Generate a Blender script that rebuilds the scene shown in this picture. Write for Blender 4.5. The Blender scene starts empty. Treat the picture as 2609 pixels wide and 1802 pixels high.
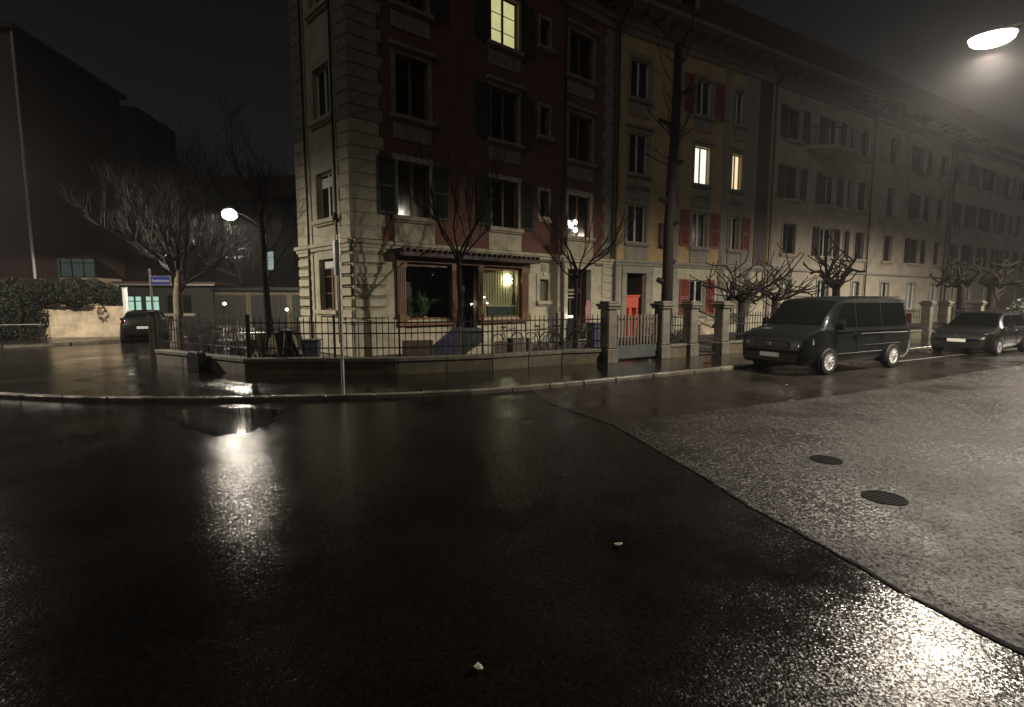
import bpy, bmesh, math, random
from mathutils import Vector, Matrix
R = math.radians
SC = bpy.context.scene
COL = SC.collection

# ------------------------------------------------------------------ camera
FPX, HOR, CAMH = 1304.5, 765.0, 1.87          # focal length and horizon in pixels of the 2609x1802 photograph
PITCH = math.atan((901.0 - HOR) / FPX)
cam = bpy.data.cameras.new('camera')
cam_o = bpy.data.objects.new('camera', cam); COL.objects.link(cam_o)
cam_o.location = (0, 0, CAMH); cam_o.rotation_euler = (R(90) - PITCH, 0, 0)
cam.sensor_fit = 'HORIZONTAL'; cam.sensor_width = 36.0
cam.lens = 36.0 * FPX / 2609.0
cam.clip_start = 0.05; cam.clip_end = 3000
SC.camera = cam_o

# ------------------------------------------------------------------ world, moon-dim sun, exposure
world = bpy.data.worlds.new('World'); SC.world = world; world.use_nodes = True
wn = world.node_tree.nodes; wl = world.node_tree.links
bg = wn['Background']
sky = wn.new('ShaderNodeTexSky'); sky.sky_type = 'NISHITA'; sky.sun_disc = False
sky.sun_elevation = R(28); sky.sun_rotation = R(200)
hs = wn.new('ShaderNodeHueSaturation'); hs.inputs['Saturation'].default_value = 0.10
wl.new(sky.outputs[0], hs.inputs['Color']); wl.new(hs.outputs[0], bg.inputs['Color'])
bg.inputs['Strength'].default_value = 0.0018
sun = bpy.data.lights.new('sun', 'SUN'); sun.energy = 0.13; sun.angle = R(20); sun.color = (1, .93, .85)
sun_o = bpy.data.objects.new('sun', sun); COL.objects.link(sun_o); sun_o.rotation_euler = (R(62), 0, R(-20))
SC.view_settings.view_transform = 'Standard'; SC.view_settings.look = 'None'
SC.view_settings.exposure = 0.0; SC.view_settings.gamma = 1.0
SC.view_settings.use_curve_mapping = False
SC.cycles.use_denoising = True
SC.cycles.max_bounces = 6; SC.cycles.diffuse_bounces = 3; SC.cycles.glossy_bounces = 4
SC.cycles.transparent_max_bounces = 12
SC.cycles.sample_clamp_indirect = 6.0
SC.cycles.caustics_reflective = False; SC.cycles.caustics_refractive = False

# ------------------------------------------------------------------ pixel helpers
def ray(x, y):
    u = x - 1304.5; v = y - 901.0; c = math.cos(PITCH); q = math.sin(PITCH)
    return (u, FPX * c - v * q, -FPX * q - v * c)
def G(x, y, z=0.0):                     # pixel -> point on the horizontal plane at height z
    d = ray(x, y); t = (z - CAMH) / d[2]
    return Vector((d[0] * t, d[1] * t, z))
def atY(x, y, Y):                       # pixel -> point at forward distance Y
    d = ray(x, y); t = Y / d[1]
    return Vector((d[0] * t, Y, CAMH + d[2] * t))
def onplane(A, ang, x, y):              # pixel -> (s, z) on the vertical plane through A with heading ang
    d = ray(x, y); dx, dy = math.cos(ang), math.sin(ang)
    det = dx * (-d[1]) + d[0] * dy
    s = (-A[0] * -d[1] + -d[0] * A[1]) / det if abs(det) > 1e-9 else 0
    # solve A + s*dir = t*ray
    t = (dx * A[1] - dy * A[0]) / (dx * d[1] - dy * d[0])
    s = (t * d[0] - A[0]) * dx + (t * d[1] - A[1]) * dy
    return s, CAMH + t * d[2]

# ------------------------------------------------------------------ materials
MATS = {}
def mat(name, col, rough=0.7, var=0.12, scale=6.0, bump=0.0, bscale=60.0, metal=0.0, spec=0.5, col2=None, coat=0.0, stretch=None):
    if name in MATS: return MATS[name]
    m = bpy.data.materials.new(name); m.use_nodes = True
    n = m.node_tree.nodes; l = m.node_tree.links; b = n['Principled BSDF']
    tc = n.new('ShaderNodeTexCoord'); src = tc.outputs['Object']
    if stretch:
        mp = n.new('ShaderNodeMapping'); mp.inputs['Scale'].default_value = stretch
        l.new(src, mp.inputs[0]); src = mp.outputs[0]
    nz = n.new('ShaderNodeTexNoise'); nz.inputs['Scale'].default_value = scale; nz.inputs['Detail'].default_value = 6
    nz.inputs['Roughness'].default_value = 0.65
    l.new(src, nz.inputs['Vector'])
    rp = n.new('ShaderNodeValToRGB')
    c2 = col2 or tuple(max(0, c * (1 - 2.2 * var)) for c in col)
    c1 = tuple(min(1, c * (1 + var)) for c in col)
    rp.color_ramp.elements[0].position = 0.32; rp.color_ramp.elements[0].color = (*c2, 1)
    rp.color_ramp.elements[1].position = 0.62; rp.color_ramp.elements[1].color = (*c1, 1)
    l.new(nz.outputs['Fac'], rp.inputs[0]); l.new(rp.outputs[0], b.inputs['Base Color'])
    rr = n.new('ShaderNodeMapRange'); rv = min(.1, rough * .3); rr.inputs['To Min'].default_value = max(0.02, rough - rv); rr.inputs['To Max'].default_value = min(1, rough + rv)
    l.new(nz.outputs['Fac'], rr.inputs['Value']); l.new(rr.outputs[0], b.inputs['Roughness'])
    b.inputs['Metallic'].default_value = metal; b.inputs['Specular IOR Level'].default_value = spec
    b.inputs['Coat Weight'].default_value = coat; b.inputs['Coat Roughness'].default_value = 0.03
    if bump:
        bn = n.new('ShaderNodeTexNoise'); bn.inputs['Scale'].default_value = bscale; bn.inputs['Detail'].default_value = 4
        l.new(src, bn.inputs['Vector'])
        bp = n.new('ShaderNodeBump'); bp.inputs['Strength'].default_value = bump; bp.inputs['Distance'].default_value = 0.02
        l.new(bn.outputs['Fac'], bp.inputs['Height']); l.new(bp.outputs[0], b.inputs['Normal'])
    MATS[name] = m; return m
def glow(name, col, strength, col2=None, scale=3.0):
    if name in MATS: return MATS[name]
    m = bpy.data.materials.new(name); m.use_nodes = True
    n = m.node_tree.nodes; l = m.node_tree.links; n.remove(n['Principled BSDF'])
    e = n.new('ShaderNodeEmission'); e.inputs['Strength'].default_value = strength
    tc = n.new('ShaderNodeTexCoord'); nz = n.new('ShaderNodeTexNoise'); nz.inputs['Scale'].default_value = scale
    l.new(tc.outputs['Object'], nz.inputs['Vector'])
    rp = n.new('ShaderNodeValToRGB'); rp.color_ramp.elements[0].position = .3; rp.color_ramp.elements[1].position = .7
    rp.color_ramp.elements[0].color = (*(col2 or col), 1); rp.color_ramp.elements[1].color = (*col, 1)
    l.new(nz.outputs['Fac'], rp.inputs[0]); l.new(rp.outputs[0], e.inputs['Color'])
    l.new(e.outputs[0], n['Material Output'].inputs['Surface']); MATS[name] = m; return m
def glass_clear(name, tint=(.9, .95, .92), gloss=0.12):
    m = bpy.data.materials.new(name); m.use_nodes = True
    n = m.node_tree.nodes; l = m.node_tree.links; n.remove(n['Principled BSDF'])
    t = n.new('ShaderNodeBsdfTransparent'); t.inputs[0].default_value = (*tint, 1)
    g = n.new('ShaderNodeBsdfGlossy'); g.inputs['Roughness'].default_value = 0.03
    f = n.new('ShaderNodeFresnel'); f.inputs['IOR'].default_value = 1.45
    mx = n.new('ShaderNodeMixShader'); l.new(f.outputs[0], mx.inputs[0]); l.new(t.outputs[0], mx.inputs[1]); l.new(g.outputs[0], mx.inputs[2])
    l.new(mx.outputs[0], n['Material Output'].inputs['Surface']); MATS[name] = m; return m
def asphalt(name, base, rmin, rmax, pscale, grain, gdist, wetpos=(.4, .62), gscale=95.0, hi=1.5, facet=.2, fscale=80.0, spec=.4, worn=False):
    """wet road surface: puddled smooth areas between rough ones, stone grain in the relief"""
    m = bpy.data.materials.new(name); m.use_nodes = True
    n = m.node_tree.nodes; l = m.node_tree.links; b = n['Principled BSDF']
    geo = n.new('ShaderNodeNewGeometry'); P = geo.outputs['Position']
    big = n.new('ShaderNodeTexNoise'); big.inputs['Scale'].default_value = pscale; big.inputs['Detail'].default_value = 5; big.inputs['Roughness'].default_value = .6
    l.new(P, big.inputs['Vector'])
    wet = n.new('ShaderNodeValToRGB'); wet.color_ramp.elements[0].position = wetpos[0]; wet.color_ramp.elements[1].position = wetpos[1]
    l.new(big.outputs['Fac'], wet.inputs[0])
    rr = n.new('ShaderNodeMapRange'); rr.inputs['To Min'].default_value = rmin; rr.inputs['To Max'].default_value = rmax
    if worn:                                             # the lane is polished less towards the middle of the main street
        sx = n.new('ShaderNodeSeparateXYZ'); l.new(P, sx.inputs[0])
        wx = n.new('ShaderNodeMapRange'); wx.interpolation_type = 'SMOOTHSTEP'; wx.inputs['From Min'].default_value = -2.2; wx.inputs['From Max'].default_value = 1.6; wx.inputs['To Min'].default_value = .34; wx.inputs['To Max'].default_value = 1
        l.new(sx.outputs['X'], wx.inputs['Value'])
        wm = n.new('ShaderNodeMath'); wm.operation = 'MULTIPLY'; l.new(wet.outputs[0], wm.inputs[0]); l.new(wx.outputs[0], wm.inputs[1]); wet_out = wm.outputs[0]
    else: wet_out = wet.outputs[0]
    l.new(wet_out, rr.inputs['Value']); l.new(rr.outputs[0], b.inputs['Roughness'])
    st = n.new('ShaderNodeTexVoronoi'); st.inputs['Scale'].default_value = gscale; l.new(P, st.inputs['Vector'])
    fine = n.new('ShaderNodeTexNoise'); fine.inputs['Scale'].default_value = 160; fine.inputs['Detail'].default_value = 4; l.new(P, fine.inputs['Vector'])
    col = n.new('ShaderNodeMix'); col.data_type = 'RGBA'
    col.inputs['A'].default_value = (*[c * .55 / (hi / 1.5) for c in base], 1); col.inputs['B'].default_value = (*[c * hi for c in base], 1)
    l.new(st.outputs['Color'], col.inputs['Factor'])
    dk = n.new('ShaderNodeMix'); dk.data_type = 'RGBA'; dk.blend_type = 'MULTIPLY'; dk.inputs['Factor'].default_value = 1
    l.new(col.outputs['Result'], dk.inputs['A'])
    r2 = n.new('ShaderNodeValToRGB'); r2.color_ramp.elements[0].color = (.6, .58, .55, 1); r2.color_ramp.elements[1].color = (1.1, 1.07, 1.02, 1)
    r2.color_ramp.elements[0].position = .35; r2.color_ramp.elements[1].position = .65
    l.new(big.outputs['Fac'], r2.inputs[0]); l.new(r2.outputs[0], dk.inputs['B'])
    l.new(dk.outputs['Result'], b.inputs['Base Color'])
    add = n.new('ShaderNodeMath'); add.operation = 'MULTIPLY_ADD'; add.inputs[1].default_value = .6
    l.new(fine.outputs['Fac'], add.inputs[0]); l.new(st.outputs['Distance'], add.inputs[2])
    amp = n.new('ShaderNodeMapRange'); amp.inputs['To Min'].default_value = grain * .12; amp.inputs['To Max'].default_value = grain
    l.new(wet_out, amp.inputs['Value'])
    fac = n.new('ShaderNodeTexVoronoi'); fac.inputs['Scale'].default_value = fscale; l.new(P, fac.inputs['Vector'])
    sb = n.new('ShaderNodeVectorMath'); sb.operation = 'SUBTRACT'; sb.inputs[1].default_value = (.5, .5, .5); l.new(fac.outputs['Color'], sb.inputs[0])
    ks = n.new('ShaderNodeMapRange'); ks.inputs['To Min'].default_value = facet * .15; ks.inputs['To Max'].default_value = facet; l.new(wet_out, ks.inputs['Value'])
    sc_ = n.new('ShaderNodeVectorMath'); sc_.operation = 'SCALE'; l.new(sb.outputs[0], sc_.inputs[0]); l.new(ks.outputs[0], sc_.inputs['Scale'])
    ad = n.new('ShaderNodeVectorMath'); ad.operation = 'ADD'; l.new(geo.outputs['Normal'], ad.inputs[0]); l.new(sc_.outputs[0], ad.inputs[1])
    no = n.new('ShaderNodeVectorMath'); no.operation = 'NORMALIZE'; l.new(ad.outputs[0], no.inputs[0])
    bp = n.new('ShaderNodeBump'); bp.inputs['Distance'].default_value = gdist; l.new(no.outputs[0], bp.inputs['Normal'])
    l.new(amp.outputs[0], bp.inputs['Strength']); l.new(add.outputs[0], bp.inputs['Height']); l.new(bp.outputs[0], b.inputs['Normal'])
    b.inputs['Specular IOR Level'].default_value = spec
    MATS[name] = m; return m

asphalt('wet_dark_asphalt', (.011, .0098, .0092), .10, .42, .5, .5, .005, (.28, .72), 60, 1.5, .38, 90, .09, True)
asphalt('old_pale_asphalt', (.018, .0166, .0156), .28, .44, .8, .8, .010, (.2, .6), 44, 3.4, .8, 46, .11)
asphalt('parking_lane_asphalt', (.017, .0143, .0128), .2, .38, .7, .5, .005, spec=.25)
asphalt('pavement_asphalt', (.012, .0107, .0098), .07, .2, .6, .25, .004, facet=.09, spec=.4)
asphalt('garden_ground', (.06, .055, .045), .5, .8, .9, 1.0, .01)
asphalt('kerb_granite', (.17, .155, .13), .2, .4, 2.0, .6, .004)
M = MATS
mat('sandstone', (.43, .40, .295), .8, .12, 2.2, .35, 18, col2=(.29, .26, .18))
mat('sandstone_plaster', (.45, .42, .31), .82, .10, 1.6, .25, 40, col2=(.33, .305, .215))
mat('shaded_sandstone', (.25, .225, .175), .85, .15, 2.2, .35, 18, col2=(.15, .13, .1))  # darker copy of sandstone: dimness of the upper floors put into the colour
mat('red_plaster', (.155, .07, .05), .85, .14, 1.8, .25, 40)
mat('ochre_plaster', (.46, .33, .16), .85, .10, 1.6, .2, 40)
mat('grey_stone', (.27, .255, .215), .8, .12, 2.4, .3, 22)
mat('beige_plaster', (.40, .355, .29), .85, .12, 1.0, .2, 40, col2=(.29, .25, .2))
mat('cream_plaster', (.36, .32, .25), .85, .10, 1.0, .2, 40)
mat('roof_tile', (.07, .04, .03), .7, .2, 3, .4, 25)
mat('eave_wood', (.22, .2, .165), .7, .12, 4)
mat('window_white', (.62, .62, .58), .5, .06, 8)
mat('window_wood', (.17, .085, .035), .55, .2, 5, stretch=(1, 1, .15))
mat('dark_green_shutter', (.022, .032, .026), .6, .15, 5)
mat('red_shutter', (.25, .06, .042), .6, .14, 5)
mat('brown_shutter', (.055, .03, .028), .6, .15, 5)
mat('dark_pane', (.008, .009, .009), .1, .1, 2, spec=.35)
mat('curtained_pane', (.16, .165, .14), .25, .25, 9, spec=.6, stretch=(1.6, 1, .06))
mat('iron', (.02, .019, .018), .45, .2, 12, metal=.3)
mat('downpipe_metal', (.05, .042, .034), .45, .15, 8, metal=.5)
mat('galvanised', (.5, .5, .46), .38, .08, 10, metal=.7)
mat('mossy_stone', (.075, .06, .032), .75, .25, 3.2, .5, 16, col2=(.035, .034, .018))
mat('pier_stone', (.1, .09, .068), .75, .2, 4, .5, 18, col2=(.05, .045, .033))
mat('concrete', (.55, .46, .32), .8, .14, 1.3, .3, 25, col2=(.27, .22, .145))
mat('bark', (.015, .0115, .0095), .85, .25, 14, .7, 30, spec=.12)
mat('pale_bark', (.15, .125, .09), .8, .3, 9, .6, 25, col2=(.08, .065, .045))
mat('twig', (.010, .0062, .0052), .5, .2, 10, spec=.14)
mat('ivy_leaf', (.013, .0165, .009), .6, .3, 9, spec=.25)
mat('hedge_leaf', (.018, .022, .012), .55, .3, 9)
mat('blue_enamel', (.02, .035, .28), .35, .08, 6)
mat('white_enamel', (.75, .76, .8), .4, .04, 6)
mat('plate_white', (.62, .62, .58), .4, .05, 12)
mat('tyre', (.015, .015, .015), .75, .2, 20)
mat('rim_alloy', (.78, .77, .74), .25, .05, 12, metal=.25)
mat('black_paint', (.004, .005, .005), .4, .05, 5, spec=.25, coat=.7)
mat('green_black_paint', (.0035, .0068, .006), .4, .05, 5, metal=.2, spec=.3, coat=.7)
mat('grey_paint', (.022, .0225, .022), .35, .05, 5, metal=.3, coat=.9)
mat('car_glass', (.003, .004, .004), .05, .05, 3, spec=.4)
mat('black_plastic', (.009, .009, .0095), .5, .15, 10, spec=.2)
mat('headlight_glass', (.3, .28, .28), .12, .2, 18, spec=.8)
mat('tail_red', (.035, .006, .005), .2, .2, 10)
mat('chrome', (.6, .6, .6), .15, .05, 10, metal=1)
mat('pink_fabric', (.45, .2, .22), .85, .3, 40)
mat('tan_canvas', (.5, .42, .27), .8, .15, 8)
mat('blue_tarp', (.05, .055, .09), .5, .2, 5)
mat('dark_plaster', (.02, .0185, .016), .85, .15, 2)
mat('grey_panel', (.055, .064, .064), .5, .1, 5)
mat('orange_paint', (.62, .085, .028), .5, .1, 5)
mat('wood_slat', (.1, .075, .055), .6, .2, 7, stretch=(1, 1, .2))
mat('white_paint', (.7, .7, .66), .5, .05, 8)
mat('road_paint', (.3, .29, .27), .5, .3, 12)
mat('cast_iron', (.004, .0038, .0036), .7, .3, 40, spec=.03)
mat('curtain', (.42, .37, .24), .9, .15, 14, stretch=(1, 1, .05))
mat('room_wall', (.4, .36, .26), .9, .1, 3)
mat('plant_leaf', (.05, .11, .035), .5, .3, 12)
mat('litter', (.55, .5, .38), .6, .2, 30)
glow('lamp_lens_light', (1, .93, .8), 9)
glow('warm_window_light', (.62, .60, .27), .95, (.50, .49, .24), 2.2)
glow('white_window_light', (1, .98, .82), 1.25, (.93, .93, .76), 2.0)
glow('orange_window_light', (1, .80, .48), 1.1, (.95, .72, .42), 2.0)
glow('green_window_light', (.62, .95, .74), .75, (.4, .72, .6), 2.5)
glow('pale_glass_light', (.3, .38, .33), .13, (.2, .26, .23), 1.5)
glow('star_light', (1, .9, .6), 26)
glow('fairy_light', (1, .93, .8), 14)
glow('bulb_light', (1, .96, .95), 14)
glow('distant_light', (.8, .95, 1), .35)
glass_clear('clear_glass')

# ------------------------------------------------------------------ mesh builder
class MB:
    def __init__(s): s.v = []; s.f = []
    def box(s, x0, x1, y0, y1, z0, z1, M4=None):
        b = len(s.v)
        P = [(x0, y0, z0), (x1, y0, z0), (x1, y1, z0), (x0, y1, z0), (x0, y0, z1), (x1, y0, z1), (x1, y1, z1), (x0, y1, z1)]
        if M4 is not None: P = [tuple(M4 @ Vector(p)) for p in P]
        s.v += P
        s.f += [tuple(b + i for i in q) for q in ((0, 3, 2, 1), (4, 5, 6, 7), (0, 1, 5, 4), (1, 2, 6, 5), (2, 3, 7, 6), (3, 0, 4, 7))]
        return s
    def poly(s, pts): b = len(s.v); s.v += [tuple(p) for p in pts]; s.f.append(tuple(range(b, b + len(pts)))); return s
    def prism(s, pts, h0, h1):          # polygon in xy extruded in z
        b = len(s.v); n = len(pts)
        s.v += [(p[0], p[1], h0) for p in pts] + [(p[0], p[1], h1) for p in pts]
        s.f.append(tuple(b + n - 1 - i for i in range(n))); s.f.append(tuple(b + n + i for i in range(n)))
        for i in range(n): j = (i + 1) % n; s.f.append((b + i, b + j, b + n + j, b + n + i))
        return s
    def prismy(s, pts, y0, y1):         # polygon in xz extruded along y
        b = len(s.v); n = len(pts)
        s.v += [(p[0], y0, p[1]) for p in pts] + [(p[0], y1, p[1]) for p in pts]
        s.f.append(tuple(b + i for i in range(n))); s.f.append(tuple(b + 2 * n - 1 - i for i in range(n)))
        for i in range(n): j = (i + 1) % n; s.f.append((b + j, b + i, b + n + i, b + n + j))
        return s
    def tube(s, path, rad, n=6, cap=True):
        path = [Vector(p) for p in path]; b0 = len(s.v); k = len(path)
        if not hasattr(rad, '__len__'): rad = [rad] * k
        up = None
        for i, p in enumerate(path):
            d = (path[min(i + 1, k - 1)] - path[max(i - 1, 0)])
            d = d.normalized() if d.length > 1e-9 else Vector((0, 0, 1))
            if up is None: up = Vector((1, 0, 0)) if abs(d.x) < .9 else Vector((0, 1, 0))
            a = d.cross(up)
            a = a.normalized() if a.length > 1e-6 else d.orthogonal().normalized()
            c = d.cross(a).normalized(); up = a.cross(d)
            for j in range(n):
                t = 2 * math.pi * j / n
                s.v.append(tuple(p + (a * math.cos(t) + c * math.sin(t)) * rad[i]))
        for i in range(k - 1):
            for j in range(n):
                q = b0 + i * n
                s.f.append((q + j, q + (j + 1) % n, q + n + (j + 1) % n, q + n + j))
        if cap:
            s.f.append(tuple(b0 + n - 1 - j for j in range(n))); s.f.append(tuple(b0 + (k - 1) * n + j for j in range(n)))
        return s
    def lathe(s, prof, n=16, M4=None, cap=True):  # profile (r, z) about z
        b = len(s.v)
        for r, z in prof:
            for j in range(n):
                t = 2 * math.pi * j / n; p = Vector((r * math.cos(t), r * math.sin(t), z))
                s.v.append(tuple(M4 @ p) if M4 is not None else tuple(p))
        for i in range(len(prof) - 1):
            for j in range(n):
                q = b + i * n; s.f.append((q + j, q + (j + 1) % n, q + n + (j + 1) % n, q + n + j))
        if not cap: return s
        s.f.append(tuple(b + n - 1 - j for j in range(n))); q = b + (len(prof) - 1) * n; s.f.append(tuple(q + j for j in range(n)))
        return s
    def mesh(s, name, m, smooth=None):
        me = bpy.data.meshes.new(name); me.from_pydata(s.v, [], s.f); me.update()
        bm = bmesh.new(); bm.from_mesh(me); bmesh.ops.recalc_face_normals(bm, faces=bm.faces); bm.to_mesh(me); bm.free()
        if m: me.materials.append(M[m])
        if smooth is not None:
            me.polygons.foreach_set('use_smooth', [True] * len(me.polygons)); me.set_sharp_from_angle(angle=R(smooth))
        return me
    def build(s, name, m, parent=None, loc=None, rz=0, smooth=None, bevel=0):
        me = s.mesh(name, m, smooth)
        if bevel: bevel_mesh(me, bevel)
        return place(name, me, parent, loc, rz)
def bevel_mesh(me, w, seg=1):
    bm = bmesh.new(); bm.from_mesh(me); bmesh.ops.remove_doubles(bm, verts=bm.verts, dist=1e-5)
    bmesh.ops.bevel(bm, geom=[e for e in bm.edges if e.is_manifold and e.calc_face_angle(0) > .6], offset=w, segments=seg, affect='EDGES', clamp_overlap=True)
    bm.to_mesh(me); bm.free()
def place(name, me, parent=None, loc=None, rz=0):
    o = bpy.data.objects.new(name, me); COL.objects.link(o)
    if parent: o.parent = parent
    if loc is not None: o.location = loc
    if rz: o.rotation_euler[2] = rz
    return o
def tag(o, label, cat=None, group=None, kind=None):
    if label: o['label'] = label
    if cat: o['category'] = cat
    if group: o['group'] = group
    if kind: o['kind'] = kind
    return o
def thing(name, label, cat, loc=(0, 0, 0), rz=0, group=None):
    o = bpy.data.objects.new(name, None); COL.objects.link(o); o.empty_display_size = .2
    o.location = loc; o.rotation_euler[2] = rz
    return tag(o, label, cat, group)
def box(name, m, parent, x0, x1, y0, y1, z0, z1, bevel=0, smooth=None):
    return MB().box(x0, x1, y0, y1, z0, z1).build(name, m, parent, bevel=bevel, smooth=smooth)
def copy_tree(o, parent=None):
    c = o.copy(); COL.objects.link(c); c.parent = parent
    for ch in o.children: copy_tree(ch, c)
    return c
def structure(o): o['kind'] = 'structure'; return o

# ================================================================== setting: ground, road, pavements
def spline(pts, step=.5):
    out = []; P = [Vector((p[0], p[1], 0)) for p in pts]
    P = [P[0] * 2 - P[1]] + P + [P[-1] * 2 - P[-2]]
    for i in range(1, len(P) - 2):
        a, b, c, d = P[i - 1:i + 3]; k = max(2, int((c - b).length / step))
        for j in range(k):
            t = j / k
            out.append(.5 * (2 * b + (c - a) * t + (2 * a - 5 * b + 4 * c - d) * t * t + (3 * b - a - 3 * c + d) * t ** 3))
    out.append(P[-2]); return out
PAVE = .09
g = MB().poly([(-160, -120, 0), (160, -120, 0), (160, 160, 0), (-160, 160, 0)]).build('road', 'wet_dark_asphalt'); structure(g)
KERB = spline([(-15.6, 12.6), (-13.2, 10.9), (-9.77, 9.65), (-6.59, 9.27), (-3.53, 9.5), (-.41, 10.17), (2.4, 11.7), (5.29, 13.35), (12, 17.3), (30, 27.7), (60, 45)], .45)
WALLP = [(-10.0, 14.3), (-6.36, 12.1), (-2.76, 12.23), (-.5, 13.0), (1.38, 14.13), (2.55, 14.5)]
GARDL = [(-3.2, 26.5), (-10.0, 14.3)]
FENCER = [(2.69, 14.48), (4.54, 15.67), (5.7, 16.23), (6.93, 16.9), (58, 46.5)]
back = [(-1.0, 33.0), (-9.6, 22.6), (-12.4, 17.6), (-13.6, 15.2), (-14.2, 13.9)]
inner = []
for i, p in enumerate(KERB):
    d = (KERB[min(i + 1, len(KERB) - 1)] - KERB[max(i - 1, 0)]).normalized(); inner.append(p + Vector((-d.y, d.x, 0)) * .17)
pts = [(p.x, p.y) for p in inner] + [(60, 60), (-1, 33.0)] + back[1:]
pave = MB().prism(pts, -.1, PAVE - .004).build('pavement', 'pavement_asphalt'); structure(pave)
# kerb stones, one by one
acc = 0; stones = []; i = 0; start = KERB[0]
for a, b in zip(KERB[:-1], KERB[1:]):
    acc += (b - a).length
    if acc >= .88: stones.append((start, b)); start = b; acc = 0
rng = random.Random(3)
kmesh = []
for k in range(3):
    me = MB().box(-.5, .5, 0, .165, -.1, PAVE).mesh('kerb_stone', 'kerb_granite'); bevel_mesh(me, .018); kmesh.append(me)
for a, b in stones:
    d = b - a; L = d.length; m = (a + b) / 2
    o = place('kerb_stone', kmesh[rng.randrange(3)], pave, (m.x, m.y, rng.uniform(-.006, .004)), math.atan2(d.y, d.x)); o.scale = (L - .012, 1, 1)
# old pale asphalt patch, parking lane, joint of tar between them and the dark road
seam = [G(x, y) for x, y in ((1560, 1083), (1774, 1206), (1912, 1292), (2147, 1420), (2361, 1543), (2574, 1649))]
seam += [Vector((3.1, 1.8, 0)), Vector((3.9, -1, 0)), Vector((5.5, -12, 0))]
top = [G(x, y) for x, y in ((1560, 1083), (1700, 1063), (1827, 1046), (2000, 1024), (2174, 1003), (2468, 950))] + [Vector((30, 22.6, 0)), Vector((60, 39, 0))]
old = [(p.x, p.y) for p in reversed(seam)] + [(p.x, p.y) for p in top[1:]] + [(60, -12)]
structure(MB().poly([(x, y, .004) for x, y in old]).build('old_road_surface', 'old_pale_asphalt'))
lane = [(p.x, p.y) for p in KERB if p.x > .1][::-1]
first = G(1400, 1030)
lanep = lane + [(first.x, first.y)] + [(p.x, p.y) for p in top]
structure(MB().poly([(x, y, .003) for x, y in lanep]).build('parking_lane', 'parking_lane_asphalt'))
sm = MB(); line = [first] + seam; rng = random.Random(5)
ln = []
for a, b in zip(line[:-1], line[1:]):
    k = max(1, int((b - a).length / .14))
    for j in range(k): ln.append(a.lerp(b, j / k) + Vector((rng.uniform(-.014, .014), rng.uniform(-.014, .014), 0)))
for a, b in zip(ln[:-1], ln[1:]):
    d = (b - a).normalized(); nn = Vector((-d.y, d.x, 0)); w0 = .003 + .012 * rng.random() ** 2
    if a.y < 5: w0 += .006
    sm.poly([(a - nn * w0) + Vector((0, 0, .008)), (b - nn * w0) + Vector((0, 0, .008)), (b + nn * w0) + Vector((0, 0, .008)), (a + nn * w0) + Vector((0, 0, .008))])
structure(sm.build('road_joint', 'cast_iron'))
def stripe(name, a, b, w, z=.010, m='road_paint'):
    d = (b - a).normalized(); nn = Vector((-d.y, d.x, 0)) * w / 2
    return structure(MB().poly([a - nn + Vector((0, 0, z)), b - nn + Vector((0, 0, z)), b + nn + Vector((0, 0, z)), a + nn + Vector((0, 0, z))]).build(name, m))
stripe('parking_line', G(2250, 926), G(2600, 888), .09)
# garden sheet behind the low wall
gd = [(x, y + .1) for x, y in WALLP] + [(p[0], p[1] + .12) for p in FENCER] + [(58, 60), (-3.2, 40), (-3.2, 26.5)]
structure(MB().poly([(x, y, PAVE + .012) for x, y in gd]).build('garden_ground', 'garden_ground'))
# far side of the side street: pavement with its kerb
FK = [G(-420, 905), G(5, 887), G(180, 879), G(338, 871), Vector((-12.5, 28.5, 0)), Vector((-3, 42, 0))]
fp = [(p.x, p.y) for p in FK] + [(-20, 70), (-80, 70), (-80, 18)]
farp = structure(MB().prism(fp, -.1, .1).build('side_street_pavement', 'parking_lane_asphalt'))
rng = random.Random(4)
for a, b in zip(FK[:-1], FK[1:]):
    L = (b - a).length; k = max(1, int(L / 1.1)); d = (b - a) / k
    for j in range(k):
        m = a + d * (j + .5); o = place('kerb_stone', kmesh[j % 3], farp, (m.x, m.y, .014 + rng.uniform(-.004, .004)), math.atan2(d.y, d.x)); o.scale = (d.length - .014, 1, 1)
stripe('edge_line', G(-60, 946), G(330, 907), .08)

# water standing in the gutter before the lit corner
rng = random.Random(17)
pud = [(395, 1052), (440, 1046), (520, 1040), (600, 1040), (680, 1041), (730, 1046), (722, 1056), (690, 1062), (700, 1074), (668, 1086), (640, 1100), (618, 1108), (585, 1106), (548, 1112), (520, 1104), (500, 1092), (470, 1088), (455, 1074), (420, 1064)]
w_ = mat('puddle_water', (.006, .006, .006), .06, .05, 3, .04, 9, spec=.5)
structure(MB().poly([tuple(G(x + rng.uniform(-5, 5), y + rng.uniform(-1.5, 1.5), .003)) for x, y in pud]).build('puddle', 'puddle_water'))
# small round covers in the road
for (x, y, r), lab in (((2105, 1173, .17), 'small round iron cover in pale asphalt nearer the parked van'), ((2253, 1270, .185), 'small round iron cover in pale asphalt nearer the bottom corner')):
    p = G(x, y); t = thing('drain_cover', lab, 'drain cover', (p.x, p.y, 0), .5, 'round covers in the pale asphalt')
    MB().lathe([(r * .97, -.03), (r, .012), (r * .86, .013), (r * .86, .009), (0.001, .009)], 20).build('rim', 'cast_iron', t, smooth=40)
    lid = MB()
    for k in range(-3, 4):
        h = math.sqrt(max(0, (r * .8) ** 2 - (k * r * .22) ** 2)); lid.box(-h, h, k * r * .22 - .008, k * r * .22 + .008, .008, .0125)
    lid.build('lid', 'cast_iron', t)
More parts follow.
